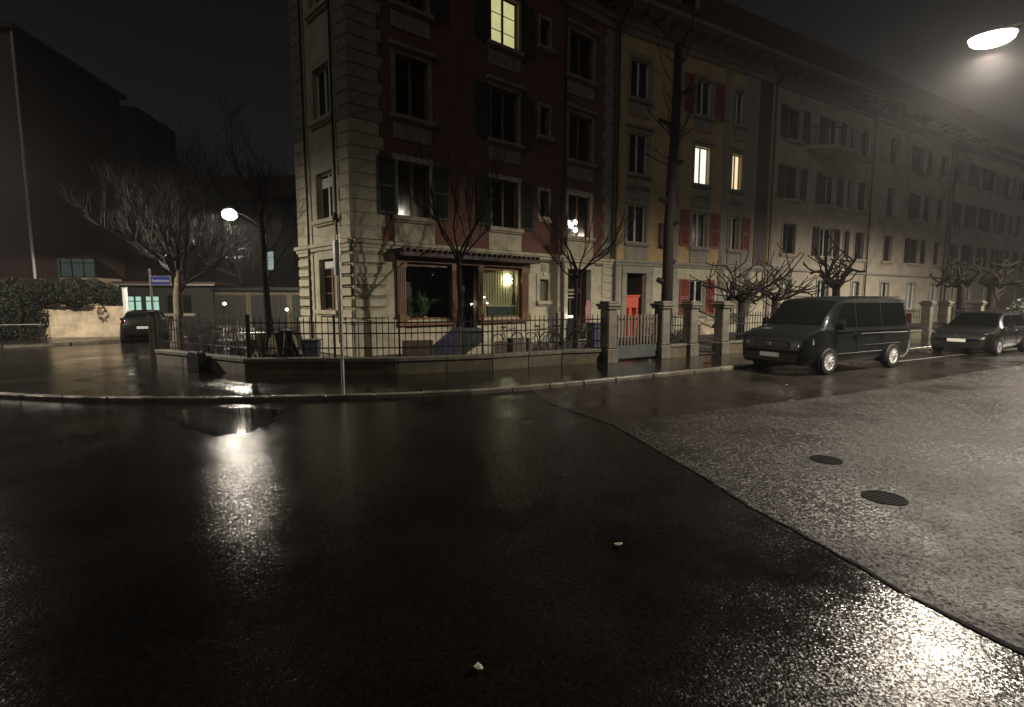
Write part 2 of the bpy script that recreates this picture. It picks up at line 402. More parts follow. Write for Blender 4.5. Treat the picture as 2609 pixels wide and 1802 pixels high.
# scraps of litter on the wet road
rng = random.Random(8)
for k, (x, y, lab) in enumerate(((1578, 1392, 'pale crumpled leaf on dark road left of the joint'), (1220, 1708, 'pale crumpled leaf on dark road at picture bottom'), (2004, 983, 'tiny pale scrap of paper on road before the van'))):
    p = G(x, y); mb = MB(); q = []
    for j in range(7):
        a = j / 7 * 6.283; rr = (.035 if k != 2 else .03) * rng.uniform(.6, 1.2); q.append((p.x + rr * math.cos(a), p.y + rr * math.sin(a), .012 + rng.uniform(0, .016)))
    b0 = len(mb.v); mb.v += q + [(p.x, p.y, .03)] + [(p.x, p.y, .004)]
    for j in range(7): mb.f.append((j, (j + 1) % 7, 7)); mb.f.append(((j + 1) % 7, j, 8))
    tag(mb.build('leaf_scrap', 'litter'), lab, 'litter')

# ================================================================== buildings
P0A, P0ANG = (-7.65, 18.7), R(-45); P0L = 3.889
P1A, P1ANG = (-4.9, 15.95), R(40.277); P1L = 12.452
P2A, P2ANG = (4.6, 24.0), R(30.15)
FL = [(4.6, 6.35), (7.75, 9.6), (11.1, 12.85)]       # sill and head of the windows, floor by floor
EAVE = 14.75
def wall_mesh(mb, s0, s1, z0, z1, holes, y=0.0, rev=.22):
    """sheet in the facade plane (x = s, z up, outside = -y) with reveals round every opening"""
    H = [h for h in holes if h[1] > s0 and h[0] < s1 and h[3] > z0 and h[2] < z1]
    xs = sorted({s0, s1, *[min(max(v, s0), s1) for h in H for v in h[:2]]}); zs = sorted({z0, z1, *[min(max(v, z0), z1) for h in H for v in h[2:4]]})
    for a, b in zip(xs[:-1], xs[1:]):
        for c, d in zip(zs[:-1], zs[1:]):
            mx, mz = (a + b) / 2, (c + d) / 2
            if any(h[0] < mx < h[1] and h[2] < mz < h[3] for h in H): continue
            mb.poly([(a, y, c), (b, y, c), (b, y, d), (a, y, d)])
    for a, b, c, d in [h[:4] for h in H]:
        c2, d2 = max(c, z0), min(d, z1)
        mb.poly([(a, y, c2), (a, y + rev, c2), (a, y + rev, d2), (a, y, d2)]); mb.poly([(b, y, c2), (b, y + rev, c2), (b, y + rev, d2), (b, y, d2)])
        if c >= z0: mb.poly([(a, y, c), (b, y, c), (b, y + rev, c), (a, y + rev, c)])
        if d <= z1: mb.poly([(a, y, d), (b, y, d), (b, y + rev, d), (a, y + rev, d)])
WCACHE = {}
def window(root, a, b, c, d, frame='window_white', pane='dark_pane', leaves=2, bars=0, sill=None, surround=None, sur_w=.16, name='window', deep=.14, hood=False):
    w, h = round(b - a, 2), round(d - c, 2)
    key = (w, h, frame, leaves, bars)
    if key not in WCACHE:
        mb = MB(); fw = .055
        mb.box(0, w, 0, .06, 0, fw); mb.box(0, w, 0, .06, h - fw, h); mb.box(0, fw, 0, .06, fw, h - fw); mb.box(w - fw, w, 0, .06, fw, h - fw)
        for k in range(1, leaves): x = w * k / leaves; mb.box(x - .05, x + .05, -.01, .05, fw, h - fw)
        for k in range(1, bars + 1):
            z = h * k / (bars + 1)
            for q in range(leaves): mb.box(w * q / leaves + .055, w * (q + 1) / leaves - .055, .012, .042, z - .015, z + .015)
        WCACHE[key] = mb.mesh('window', frame)
    o = place(name, WCACHE[key], root, (a, deep, c))
    for q in range(leaves):
        panes = pane if isinstance(pane, (list, tuple)) else [pane] * leaves
        kk = (round(w / leaves, 2), h, panes[q])
        if kk not in WCACHE: WCACHE[kk] = MB().box(.04, w / leaves - .04, .022, .03, .04, h - .04).mesh('pane', panes[q])
        place('pane', WCACHE[kk], o, (w * q / leaves, 0, 0))
    if surround:
        mb = MB(); t = .05
        y0, y1 = -t - deep, .03 - deep
        mb.box(-sur_w, 0, y0, y1, 0, h); mb.box(w, w + sur_w, y0, y1, 0, h); mb.box(-sur_w, w + sur_w, y0, y1, h, h + sur_w * 1.3)
        if hood: mb.box(-sur_w - .08, w + sur_w + .08, y0 - .12, y1, h + sur_w * 1.3, h + sur_w * 1.3 + .12)
        mb.build('surround', surround, o, bevel=.008)
    if sill:
        mb = MB(); mb.box(-.2, w + .2, -deep - .17, .0, -.14, -.0); mb.box(-.14, w + .14, -deep - .10, -.02 , -.2, -.14)
        mb.build('sill', sill, o, bevel=.012)
    return o
SCACHE = {}
def shutter(root, s, z0, z1, w, m, y=-.03, rz=0):
    h = round(z1 - z0, 2); k = (w, h, m)
    if k not in SCACHE:
        mb = MB(); fw = .06
        mb.box(0, fw, -.04, 0, 0, h); mb.box(w - fw, w, -.04, 0, 0, h); mb.box(fw, w - fw, -.04, 0, 0, fw * 1.4); mb.box(fw, w - fw, -.04, 0, h - fw * 1.4, h); mb.box(fw, w - fw, -.04, 0, h * .5 - .04, h * .5 + .04)
        z = .1
        while z < h - .12:
            if abs(z + .02 - h * .5) > .07:
                mb.box(fw, w - fw, -.028, -.02, 0, .062, Matrix.Translation((0, .0, z)) @ Matrix.Rotation(R(32), 4, 'X'))
            z += .055
        SCACHE[k] = mb.mesh('shutter', m)
    o = place('shutter', SCACHE[k], root, (s, y, z0))
    return o
BCACHE = {}
def stone(root, s0, s1, z0, z1, y=.0, t=.045, m='sandstone', bv=.03, name='quoin_stone', rng=random.Random(1)):
    w, h = round(s1 - s0, 2), round(z1 - z0, 2); k = (w, h, round(t, 3), m, bv)
    if k not in BCACHE:
        me = MB().box(0, w, -t, .02, 0, h).mesh(name, m); bevel_mesh(me, bv, 2); BCACHE[k] = me
    return place(name, BCACHE[k], root, (s0, y + rng.uniform(-.006, .006), z0))
def downpipe(root, s, z0, z1, y=-.12, elbow=True, name='downpipe', r=.05):
    p = [(s, y, z0), (s, y, z1)]
    if elbow: p += [(s, y, z1 + .05), (s + .1, y - .5, z1 + .75), (s + .12, y - .6, z1 + .95)]
    mb = MB().tube(p, r, 8)
    for z in [z0 + 1.3 + i * 2.3 for i in range(int((z1 - z0) / 2.3))]: mb.box(s - .07, s + .07, y - .02, y + .13, z, z + .03)
    return mb.build(name, 'downpipe_metal', root, smooth=40)
def eaves(root, s0, s1, depth=10, over=.75, z=EAVE, brackets=True):
    mb = MB(); mb.box(s0, s1, -.14, .0, z - .7, z - .45); mb.box(s0, s1, -.08, .0, z - 1.0, z - .7); mb.build('frieze', 'eave_wood', root)
    mb = MB(); mb.box(s0, s1, -over, .0, z - .02, z + .06); mb.box(s0, s1, -over - .12, -over + .02, z + .02, z + .2); mb.build('cornice', 'eave_wood', root)
    if brackets:
        bme = MB().prismy([(0, z - .02), (.16, z - .02), (.16, z - .42), (0, z - .42)], -.16, 0).mesh('bracket', 'eave_wood')
        bme = MB().box(0, .14, -over + .08, 0, z - .2, z - .025).mesh('bracket', 'eave_wood')
        k = max(2, int((s1 - s0) / .95))
        for i in range(k): place('bracket', bme, root, (s0 + (i + .4) * (s1 - s0) / k, 0, 0))
    rf = MB(); y0 = -over - .05
    a = [(s0, y0, z + .18), (s1, y0, z + .18), (s1, y0 + 2.2, z + 3.3), (s0, y0 + 2.2, z + 3.3), (s0, depth, z + 5.2), (s1, depth, z + 5.2), (s0, depth, z), (s1, depth, z)]
    b = len(rf.v); rf.v += a; rf.f += [(0, 1, 2, 3), (3, 2, 5, 4), (0, 3, 4, 6), (1, 7, 5, 2), (4, 5, 7, 6)]
    return rf.build('roof', 'roof_tile', root)

# ---------- corner house: splayed corner face and main face are one building
corner = thing('corner_house', 'dark red corner apartment house with pale quoined splayed corner and shopfront', 'building', (P1A[0], P1A[1], 0), P1ANG)
# frame of the splayed face expressed in the house's frame
Minv = (Matrix.Translation((P1A[0], P1A[1], 0)) @ Matrix.Rotation(P1ANG, 4, 'Z')).inverted()
MS = Minv @ Matrix.Translation((P0A[0], P0A[1], 0)) @ Matrix.Rotation(P0ANG, 4, 'Z')
def to_splay(o, *subs): o.matrix_parent_inverse = MS.copy(); return o

def P1px(x, y): return onplane(P1A, P1ANG, x, y)
W1 = []       # openings of the main face: s0, s1, z0, z1
colA, colB, colC, colD = (1.58, 2.78), (5.42, 6.72), (7.86, 8.36), (9.5, 10.95)
for c0, d0 in FL:
    for s0, s1 in (colA, colB, colD): W1.append((s0, s1, c0, d0))
    W1.append((colC[0], colC[1], c0 + .6, d0 - .12))
SHOPL, SHOPM, SHOPR = (1.75, 3.6), (3.78, 4.72), (4.92, 6.85)
W1g = [(SHOPL[0], SHOPL[1], 1.2, 3.12), (SHOPM[0], SHOPM[1], .12, 3.12), (SHOPR[0], SHOPR[1], 1.2, 3.12), (7.88, 8.36, 1.84, 2.72), (9.5, 10.98, .12, 3.2)]
mb = MB(); wall_mesh(mb, 0, P1L, .0, 3.55, W1g); mb.build('ground_floor_wall', 'sandstone_plaster', corner)
mb = MB(); wall_mesh(mb, 0, P1L, 3.55, EAVE + .1, W1); mb.build('upper_wall', 'red_plaster', corner)
W0 = [(1.65, 2.80, c0 + (-.1), d0 - .35) for c0, d0 in FL]; W0g = [(1.65, 2.79, 1.54, 3.22)]
mb = MB(); wall_mesh(mb, 0, P0L, .0, 3.55, W0g); to_splay(mb.build('ground_floor_wall', 'sandstone_plaster', corner))
mb = MB(); wall_mesh(mb, 0, P0L, 3.55, EAVE + .1, W0); to_splay(mb.build('upper_wall', 'sandstone_plaster', corner))
# remaining sides close the volume
C1 = Minv @ Vector((P0A[0], P0A[1], 0)); 
CB = Minv @ Vector((P0A[0] - .5, P0A[1] + 9.0, 0))
mb = MB(); q = [C1, CB, Vector((P1L, 11.0, 0)), Vector((P1L, 0, 0))]
for a, b in zip(q[:-1], q[1:]): mb.poly([(a.x, a.y, 0), (b.x, b.y, 0), (b.x, b.y, EAVE), (a.x, a.y, EAVE)])
mb.build('rear_wall', 'red_plaster', corner)
mb = MB(); mb.prism([(-1.2, -.7), (P1L, -.75), (P1L, 11), (CB.x, CB.y), (C1.x - .5, C1.y - .3), (-.5, -.75)], EAVE, EAVE + .2); mb.build('roof_slab', 'eave_wood', corner)
mb = MB(); mb.v += [(-.6, -.8, EAVE + .2), (P1L, -.8, EAVE + .2), (P1L, 11, EAVE + .2), (CB.x, CB.y, EAVE + .2), (C1.x - .5, C1.y - .3, EAVE + .2), (2.0, 2.5, EAVE + 4.2), (P1L, 2.2, EAVE + 4.2), (P1L, 8, EAVE + 4.2), (3, 8, EAVE + 4.2)]
mb.f += [(0, 1, 6, 5), (1, 2, 7, 6), (2, 3, 8, 7), (3, 4, 8), (4, 0, 5, 8), (5, 6, 7, 8)]; mb.build('roof', 'roof_tile', corner)
mb = MB(); mb.box(0.1, P1L, -.14, 0, EAVE - .7, EAVE - .4); mb.box(.1, P1L, -.07, 0, EAVE - 1.05, EAVE - .7); mb.build('frieze', 'eave_wood', corner)
bme = MB().box(0, .14, -.62, 0, EAVE - .22, EAVE - .01).mesh('bracket', 'eave_wood')
for i in range(13): place('bracket', bme, corner, (.3 + i * .96, 0, 0))
# string course and plinth
mb = MB(); mb.box(0.02, P1L, -.16, 0.01, 3.62, 3.74); mb.box(.0, P1L, -.10, 0.01, 3.5, 3.62); mb.build('string_course', 'sandstone', corner, bevel=.012)
mb = MB(); mb.box(-.1, P0L + .02, -.16, 0.01, 3.62, 3.74); mb.box(-.05, P0L, -.10, 0.01, 3.5, 3.62); to_splay(mb.build('string_course', 'sandstone', corner, bevel=.012))
mb = MB(); mb.box(0, 1.7, -.07, .01, .0, 1.12); mb.box(0, 1.7, -.11, .01, 1.12, 1.24); mb.build('plinth', 'sandstone', corner, bevel=.012); box('plinth', 'sandstone', corner, 7.1, 9.25, -.05, .01, 0, .95, .012)
mb = MB(); mb.box(-.02, P0L - .0, -.07, .01, .0, 1.12); mb.box(-.02, P0L, -.11, .01, 1.12, 1.24); to_splay(mb.build('plinth', 'sandstone', corner, bevel=.012))
# quoins, one by one: rusticated below the string course, flat and alternating above
z = 1.27
while z < 3.4:
    stone(corner, .0, 1.12, z + .012, z + .33, t=.07, bv=.05)
    for s0, s1 in ((.0, .92), (3.16, 3.885)): to_splay(stone(corner, s0, s1, z + .012, z + .33, t=.07, bv=.05))
    stone(corner, 11.75, P1L - .01, z + .012, z + .33, t=.05, bv=.03)
    z += .345
for zz in (.1, .45, .8): stone(corner, 11.75, P1L - .01, zz, zz + .33, t=.05, bv=.03)
z = 3.78; k = 0
while z < EAVE - 1.2:
    qm = 'shaded_sandstone' if z > 7 else 'sandstone'
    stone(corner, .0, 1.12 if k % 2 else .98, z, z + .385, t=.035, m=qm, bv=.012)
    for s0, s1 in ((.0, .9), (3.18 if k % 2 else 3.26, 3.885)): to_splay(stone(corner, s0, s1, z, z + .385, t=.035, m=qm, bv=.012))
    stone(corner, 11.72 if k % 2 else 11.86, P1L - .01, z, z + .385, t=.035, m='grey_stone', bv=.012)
    z += .395; k += 1
# windows of the main face
aprons = MB()
for fi, (c0, d0) in enumerate(FL):
    for ci, (s0, s1) in enumerate((colA, colB, colD)):
        pane = 'dark_pane'; fr = 'window_wood'
        bars = 0
        if fi == 2 and ci == 1: pane, fr, bars = 'warm_window_light', 'window_wood', 2
        if fi == 0 and ci == 2: pane = ['dark_pane', 'dark_pane']
        sst = 'shaded_sandstone' if fi else 'sandstone'
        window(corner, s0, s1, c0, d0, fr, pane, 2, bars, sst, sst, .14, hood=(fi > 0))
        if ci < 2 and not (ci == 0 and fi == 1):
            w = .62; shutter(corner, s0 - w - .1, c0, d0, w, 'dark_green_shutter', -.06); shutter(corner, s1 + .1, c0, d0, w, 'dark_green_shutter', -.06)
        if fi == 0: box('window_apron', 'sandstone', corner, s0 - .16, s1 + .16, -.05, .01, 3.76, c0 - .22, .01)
        else: box('window_apron', 'shaded_sandstone', corner, s0 - .1, s1 + .1, -.04, .01, c0 - .75, c0 - .22, .01)
    window(corner, colC[0], colC[1], c0 + .6, d0 - .12, 'window_wood', 'dark_pane', 1, 0, sst, sst, .1)
# lit ceiling lamp seen in the first-floor window: a chandelier of four bulbs inside the room
ch = thing('chandelier', 'bright white chandelier of several bulbs hanging in first-floor window behind tree', 'chandelier', tuple((Matrix.Translation((P1A[0], P1A[1], 0)) @ Matrix.Rotation(P1ANG, 4, 'Z')) @ Vector((9.95, .1, 5.05))), P1ANG)
for k, (dx, dz) in enumerate(((-.28, .1), (-.12, -.02), (.12, .16), (.16, -.16))):
    MB().lathe([(.001, -.1), (.07, -.06), (.09, 0), (.06, .07), (.001, .1)], 10).build('bulb', 'bulb_light', ch, (dx, -.0 , dz), smooth=60)
MB().tube([(0, 0, .9), (0, 0, .1), (-.25, 0, .12), (0, 0, .1), (.16, 0, .18)], .012, 6).build('stem', 'iron', ch)
# windows of the splayed face
for fi, (s0, s1, c0, d0) in enumerate(W0):
    o = window(corner, s0, s1, c0, d0, 'window_white', ['dark_pane', 'dark_pane'], 2, 0, 'sandstone', 'sandstone', .17); to_splay(o)
    if fi == 0:
        lace = MB(); lace.box(.06, 1.09, -.0, .01, 1.05, 1.36); lace.build('blind', 'window_white', o)
o = window(corner, 1.65, 2.79, 1.54, 3.22, 'window_wood', ['dark_pane', 'curtained_pane'], 2, 2, 'sandstone', 'sandstone', .2); to_splay(o)
mb = MB()
for k in range(9):
    x0 = .06 + k * .114; mb.prismy([(x0, 1.62), (x0 + .114, 1.62), (x0 + .114, 1.42), (x0 + .057, 1.36), (x0, 1.42)], -.015, -.005)
mb.build('valance', 'window_white', o)
for s in (1.08, 3.16):
    to_splay(MB().tube([(s, -.13, .5), (s, -.13, EAVE - .7)], .045, 8).build('downpipe', 'downpipe_metal', corner, smooth=40))
to_splay(MB().lathe([(.001, 4.35), (.07, 4.4), (.09, 4.48), (.07, 4.56), (.001, 4.62)], 12, Matrix.Translation((3.16, -.16, 0))).build('pipe_knob', 'iron', corner, smooth=60))
# shopfront: wooden posts, panes, dark entrance, slatted beam above
for s0, s1 in ((1.45, 1.75), (3.58, 3.78), (4.72, 4.92), (6.85, 7.2)):
    mb = MB(); mb.box(s0, s1, -.12, .05, 1.14, 3.12); mb.box(s0 - .03, s1 + .03, -.16, .05, 1.14, 1.36); mb.box(s0 - .03, s1 + .03, -.16, .05, 2.92, 3.12)
    for k in range(4): x = s0 + (s1 - s0) * (.14 + .22 * k); mb.box(x, x + (s1 - s0) * .12, -.14, -.11, 1.4, 2.88)
    mb.build('shop_post', 'window_wood', corner)
mb = MB(); mb.box(1.42, 7.24, -.16, .05, 3.12, 3.3); mb.build('shop_beam', 'window_wood', corner)
mb = MB(); mb.box(1.45, 3.76, -.2, .05, 1.02, 1.14); mb.box(4.74, 7.22, -.2, .05, 1.02, 1.14); mb.build('shop_sill', 'window_wood', corner)
for s0, s1 in (SHOPL, SHOPR):
    mb = MB(); mb.box(s0, s0 + .06, .05, .12, 1.2, 3.12); mb.box(s1 - .06, s1, .05, .12, 1.2, 3.12); mb.box(s0 + .06, s1 - .06, .05, .12, 1.2, 1.27); mb.box(s0 + .06, s1 - .06, .05, .12, 3.0, 3.12)
    o = mb.build('shop_window', 'window_wood', corner)
    MB().box(s0 + .05, s1 - .05, .08, .088, 1.25, 3.02).build('pane', 'clear_glass', o)
bm0 = MB(); bm0.box(1.3, 7.35, -.62, -.52, 3.28, 3.42); bm0.box(1.3, 7.35, -.3, -.2, 3.28, 3.42); bm0.build('pergola_beam', 'brown_shutter', corner)
sl = MB().box(0, .07, -.72, -.05, 3.42, 3.52).mesh('pergola_slat', 'brown_shutter')
for k in range(26): place('pergola_slat', sl, corner, (1.36 + k * .232, 0, 0))
# rooms behind the two shop panes
def room(root, s0, s1, z0, z1, depth, m='room_wall'):
    mb = MB(); y0 = .23
    mb.poly([(s0, depth, z0), (s1, depth, z0), (s1, depth, z1), (s0, depth, z1)]); mb.poly([(s0, y0, z0), (s0, depth, z0), (s0, depth, z1), (s0, y0, z1)])
    mb.poly([(s1, y0, z0), (s1, depth, z0), (s1, depth, z1), (s1, y0, z1)]); mb.poly([(s0, y0, z0), (s1, y0, z0), (s1, depth, z0), (s0, depth, z0)]); mb.poly([(s0, y0, z1), (s1, y0, z1), (s1, depth, z1), (s0, depth, z1)])
    return mb.build('room', m, root)
room(corner, 1.6, 3.7, 1.1, 3.2, 1.6, 'grey_panel'); room(corner, 4.8, 7.0, 1.1, 3.2, 1.1)
mb = MB(); x = 4.95
while x < 6.62:
    mb.box(x, x + .075, .34, .40, 1.27, 3.1); mb.box(x + .075, x + .13, .37, .42, 1.27, 3.1); x += .13
mb.build('curtain', 'curtain', corner)
MB().box(6.62, 6.8, .40, .43, 1.7, 3.02).build('lit_wall', 'room_wall', corner)
CW = Matrix.Translation((P1A[0], P1A[1], 0)) @ Matrix.Rotation(P1ANG, 4, 'Z')
st = thing('paper_star_lamp', 'glowing white paper star lamp hanging in the right shop pane', 'lamp', tuple(CW @ Vector((6.42, .24, 2.66))), P1ANG)
mb = MB(); n = 9; ctr = [(0, -.10, 0), (0, .06, 0)]
pts = []
for k in range(2 * n):
    a = math.pi * k / n + .2; rr = .25 if k % 2 == 0 else .12; pts.append((rr * math.cos(a), 0, rr * math.sin(a)))
mb.v = ctr + pts
for k in range(2 * n): j = (k + 1) % (2 * n); mb.f += [(0, 2 + k, 2 + j), (1, 2 + j, 2 + k)]
mb.build('star', 'star_light', st); MB().tube([(0, 0, .2), (0, 0, .42)], .006, 5).build('cord', 'iron', st)
lt = bpy.data.lights.new('star_glow', 'POINT'); lt.energy = 9; lt.color = (1, .84, .5); lt.shadow_soft_size = .12
lo = bpy.data.objects.new('star_glow', lt); COL.objects.link(lo); lo.parent = st; lo.location = (.05, .12, -.05)
for k, (s, zz, lab) in enumerate(((4.62, 1.72, 'tiny white light in dark shop entrance beside the pane'), (5.22, 1.98, 'tiny white light in lit shop pane, upper of two'), (5.36, 1.76, 'tiny white light in lit shop pane, lower of two'))):
    o = MB().lathe([(.001, -.03), (.025, -.012), (.028, 0), (.02, .015), (.001, .03)], 8).build('fairy_light', 'fairy_light', None, tuple(CW @ Vector((s, .2, zz))), smooth=60); tag(o, lab, 'light')
# indoor plants and a pale cabinet against the panes
rng = random.Random(12)
for s, zz, h, wd, lab in ((2.05, 1.28, .95, .28, 'green leafy house plant behind left shop pane'), (2.75, 1.28, 1.2, .22, 'pale tall house plant behind left shop pane middle')):
    t = thing('house_plant', lab, 'plant', tuple(CW @ Vector((s, .45, 1.12))), P1ANG)
    MB().lathe([(.08, 0), (.12, .2), (.11, .2), (.09, .18), (.001, .18)], 12).build('pot', 'concrete', t, smooth=50)
    mb = MB()
    for k in range(34):
        a = rng.random() * 6.28; e = rng.uniform(.3, 1.2); L = h * rng.uniform(.4, 1); dd = Vector((math.cos(a) * math.cos(e) * wd * 2.2, math.sin(a) * .12, math.sin(e))) ; p = Vector((0, 0, .18)); q = p + dd * L; sdir = Vector((-math.sin(a), .2, .2)).normalized() * .035
        mb.poly([p, p.lerp(q, .6) + sdir, q, p.lerp(q, .6) - sdir])
    mb.build('foliage', 'plant_leaf', t)
t = thing('counter', 'pale green low counter behind right shop pane', 'counter', tuple(CW @ Vector((5.9, .28, 1.12))), P1ANG)
mb = MB(); mb.box(-.45, .82, -.02, .05, .1, .5); mb.build('front_panel', 'grey_panel', t); MB().box(-.5, .86, -.04, .06, .5, .55).build('counter_top', 'concrete', t)
# entrance of the shop and the house door at the right end: dark recesses with steps of light trim
for s0, s1, lab in ((SHOPM[0], SHOPM[1], 'door'), (9.5, 10.98, 'house_door')):
    o = MB().box(s0, s1, .5, .56, .12, 3.15).build('door', 'brown_shutter', corner)
    mb = MB(); mb.box(s0 + .12, s0 + (s1 - s0) * .45, .47, .5, 1.1, 2.2); mb.box(s0 + (s1 - s0) * .55, s1 - .12, .47, .5, 1.1, 2.2); mb.box(s0 + .12, s1 - .12, .47, .5, 2.4, 3.0); mb.build('pane', 'dark_pane', o)
    MB().box(s0 + (s1 - s0) * .5, s0 + (s1 - s0) * .5 + .03, .42, .46, 1.05, 1.2).build('handle', 'chrome', o)
    wl_ = MB(); wl_.poly([(s0, .2, .1), (s0, .56, .1), (s0, .56, 3.2), (s0, .2, 3.2)]); wl_.poly([(s1, .2, .1), (s1, .56, .1), (s1, .56, 3.2), (s1, .2, 3.2)]); wl_.poly([(s0, .2, 3.2), (s1, .2, 3.2), (s1, .56, 3.2), (s0, .56, 3.2)]); wl_.build('door_reveal', 'brown_shutter', corner)
mb = MB()
for zz in (2.28, 2.12, 1.96): mb.box(9.52, 10.55, .40, .46, zz, zz + .05)
mb.build('transom_moulding', 'sandstone', corner)
mb = MB(); mb.box(9.28, 9.5, -.07, .01, .1, 3.2); mb.box(10.98, 11.2, -.07, .01, .1, 3.2); mb.box(9.28, 11.2, -.08, .01, 3.2, 3.45); mb.build('door_surround', 'sandstone', corner, bevel=.01)
window(corner, 7.88, 8.36, 1.84, 2.72, 'window_wood', 'curtained_pane', 1, 0, 'sandstone', 'sandstone', .18)
mb = MB(); mb.box(7.98, 8.22, -.04, .01, 3.05, 3.33); mb.build('wall_plaque', 'grey_stone', corner, bevel=.006)
mb = MB(); mb.box(8.04, 8.16, -.12, .01, 2.86, 2.98); mb.build('wall_lantern', 'window_white', corner, bevel=.02)
downpipe(corner, 9.1, .15, EAVE - 1.0); downpipe(corner, 12.3, 3.8, EAVE - 1.0, y=-.14)
# dark metal trim strip under the string course at the right part
box('dark_trim_strip', 'downpipe_metal', corner, 7.4, 12.3, -.05, .0, 3.4, 3.46)

# ---------- ochre house with stone strips and red shutters
B2L = 11.9
ochre = thing('ochre_house', 'ochre apartment house with grey stone strips, red shutters and orange door', 'building', (P2A[0], P2A[1], 0), P2ANG)
cE, cF, cG = (.92, 2.1), (5.3, 6.4), (8.2, 8.97)
W2 = [(s0, s1, c0, d0) for c0, d0 in FL for s0, s1 in (cE, cF, cG)]
W2g = [(.92, 2.16, .12, 3.15), (5.3, 6.42, 1.15, 2.9), (8.2, 8.95, 1.15, 2.9)]
mb = MB(); wall_mesh(mb, 0.01, B2L, 0, 3.55, W2g); mb.build('ground_floor_wall', 'sandstone_plaster', ochre)
mb = MB(); wall_mesh(mb, 0.01, B2L, 3.55, EAVE, W2); mb.build('upper_wall', 'ochre_plaster', ochre)
mb = MB(); mb.poly([(.01, 0, 0), (.01, 11, 0), (.01, 11, EAVE), (.01, 0, EAVE)]); mb.poly([(B2L, 0, 0), (B2L, 11, 0), (B2L, 11, EAVE), (B2L, 0, EAVE)]); mb.poly([(0.01, 11, 0), (B2L, 11, 0), (B2L, 11, EAVE), (.01, 11, EAVE)]); mb.build('rear_wall', 'ochre_plaster', ochre)
mb = MB(); mb.box(.02, B2L, -.15, .01, 3.62, 3.75); mb.box(.02, B2L, -.09, .01, 3.5, 3.62); mb.build('string_course', 'grey_stone', ochre, bevel=.012)
eaves(ochre, .02, B2L)
for zz0, s0, s1 in ((.1, 3.58, 4.35), (.1, 7.4, 7.95), (.1, 9.2, 10.2), (.1, 0.03, .5)):
    z = .12
    while z < 3.4:
        if int(z * 10) % 2 and s1 - s0 > .7:
            stone(ochre, s0, s0 + (s1 - s0) * .45, z, z + .29, t=.05, m='grey_stone', bv=.028); stone(ochre, s0 + (s1 - s0) * .47, s1, z, z + .29, t=.05, m='grey_stone', bv=.028)
        else: stone(ochre, s0, s1, z, z + .29, t=.05, m='grey_stone', bv=.028)
        z += .31
    if s0 > .2:
        z = 3.8
        while z < EAVE - 1.1: stone(ochre, s0 + .03, s1 - .03, z, z + .6, t=.04, m='grey_stone', bv=.01); z += .61
for fi, (c0, d0) in enumerate(FL):
    for ci, (s0, s1) in enumerate((cE, cF, cG)):
        pane = 'dark_pane'
        if fi == 1 and ci == 1: pane = 'white_window_light'
        if fi == 1 and ci == 2: pane = 'orange_window_light'
        window(ochre, s0, s1, c0, d0, 'window_white', pane, 2, 0, 'grey_stone', 'grey_stone', .17, hood=(fi == 1))
        box('window_apron', 'grey_stone', ochre, s0 - .12, s1 + .12, -.05, .01, c0 - .8, c0 - .22, .012)
        if fi == 0: box('window_head', 'grey_stone', ochre, s0 - .22, s1 + .22, -.05, .01, d0 + .24, d0 + .85, .012)
        if ci == 1 and fi != 1:
            shutter(ochre, s0 - .92, c0, d0 + .05, .66, 'red_shutter', -.06); shutter(ochre, s1 + .24, c0, d0 + .05, .66, 'red_shutter', -.06)
        if ci == 2 and fi == 0: shutter(ochre, s1 + .3, c0, d0 + .05, .6, 'red_shutter', -.06)
window(ochre, 5.3, 6.42, 1.15, 2.9, 'window_white', 'dark_pane', 2, 0, 'grey_stone', None); window(ochre, 8.2, 8.95, 1.15, 2.9, 'window_white', 'dark_pane', 2, 0, 'grey_stone', None)
shutter(ochre, 4.5, 1.15, 2.95, .7, 'red_shutter', -.06); shutter(ochre, 6.52, 1.15, 2.95, .62, 'red_shutter', -.06)
box('shutter_box', 'brown_shutter', ochre, 2.95, 3.3, -.12, .0, 4.4, 5.6)
# doorway with the orange panelled door, dark hall above
mb = MB(); mb.box(.62, .92, -.08, .01, .1, 3.15); mb.box(2.16, 2.62, -.08, .01, .1, 3.15); mb.box(.62, 2.62, -.1, .01, 3.15, 3.48); mb.build('door_surround', 'grey_stone', ochre, bevel=.01)
dr = MB().box(.93, 2.15, .62, .66, .12, 3.15).build('door', 'black_plastic', ochre)
mb = MB(); mb.box(.95, 1.93, .06, .6, 2.02, 2.12); mb.box(1.0, 1.86, .1, .6, 1.5, 2.02); mb.box(1.0, 1.12, .12, .6, .12, 1.5); mb.box(1.24, 1.44, .1, .6, .12, 1.5); mb.box(1.72, 1.84, .1, .6, .12, 1.5); mb.build('orange_frame', 'orange_paint', dr, bevel=.012)
mb = MB(); mb.box(1.2, 1.33, .4, .55, 2.1, 2.9); mb.build('orange_post', 'orange_paint', dr, bevel=.01)
mb = MB(); mb.poly([(.925, .2, .1), (.925, .66, .1), (.925, .66, 3.15), (.925, .2, 3.15)]); mb.poly([(2.155, .2, .1), (2.155, .66, .1), (2.155, .66, 3.15), (2.155, .2, 3.15)]); mb.build('door_reveal', 'brown_shutter', ochre)
downpipe(ochre, .12, .15, EAVE - 1.0); downpipe(ochre, 11.6, .15, EAVE - 1.0)
box('dark_wall_strip', 'brown_shutter', ochre, 10.3, 11.4, -.03, .0, 3.8, EAVE - 1.05)  # flat dark strip on the wall face, no recess behind it
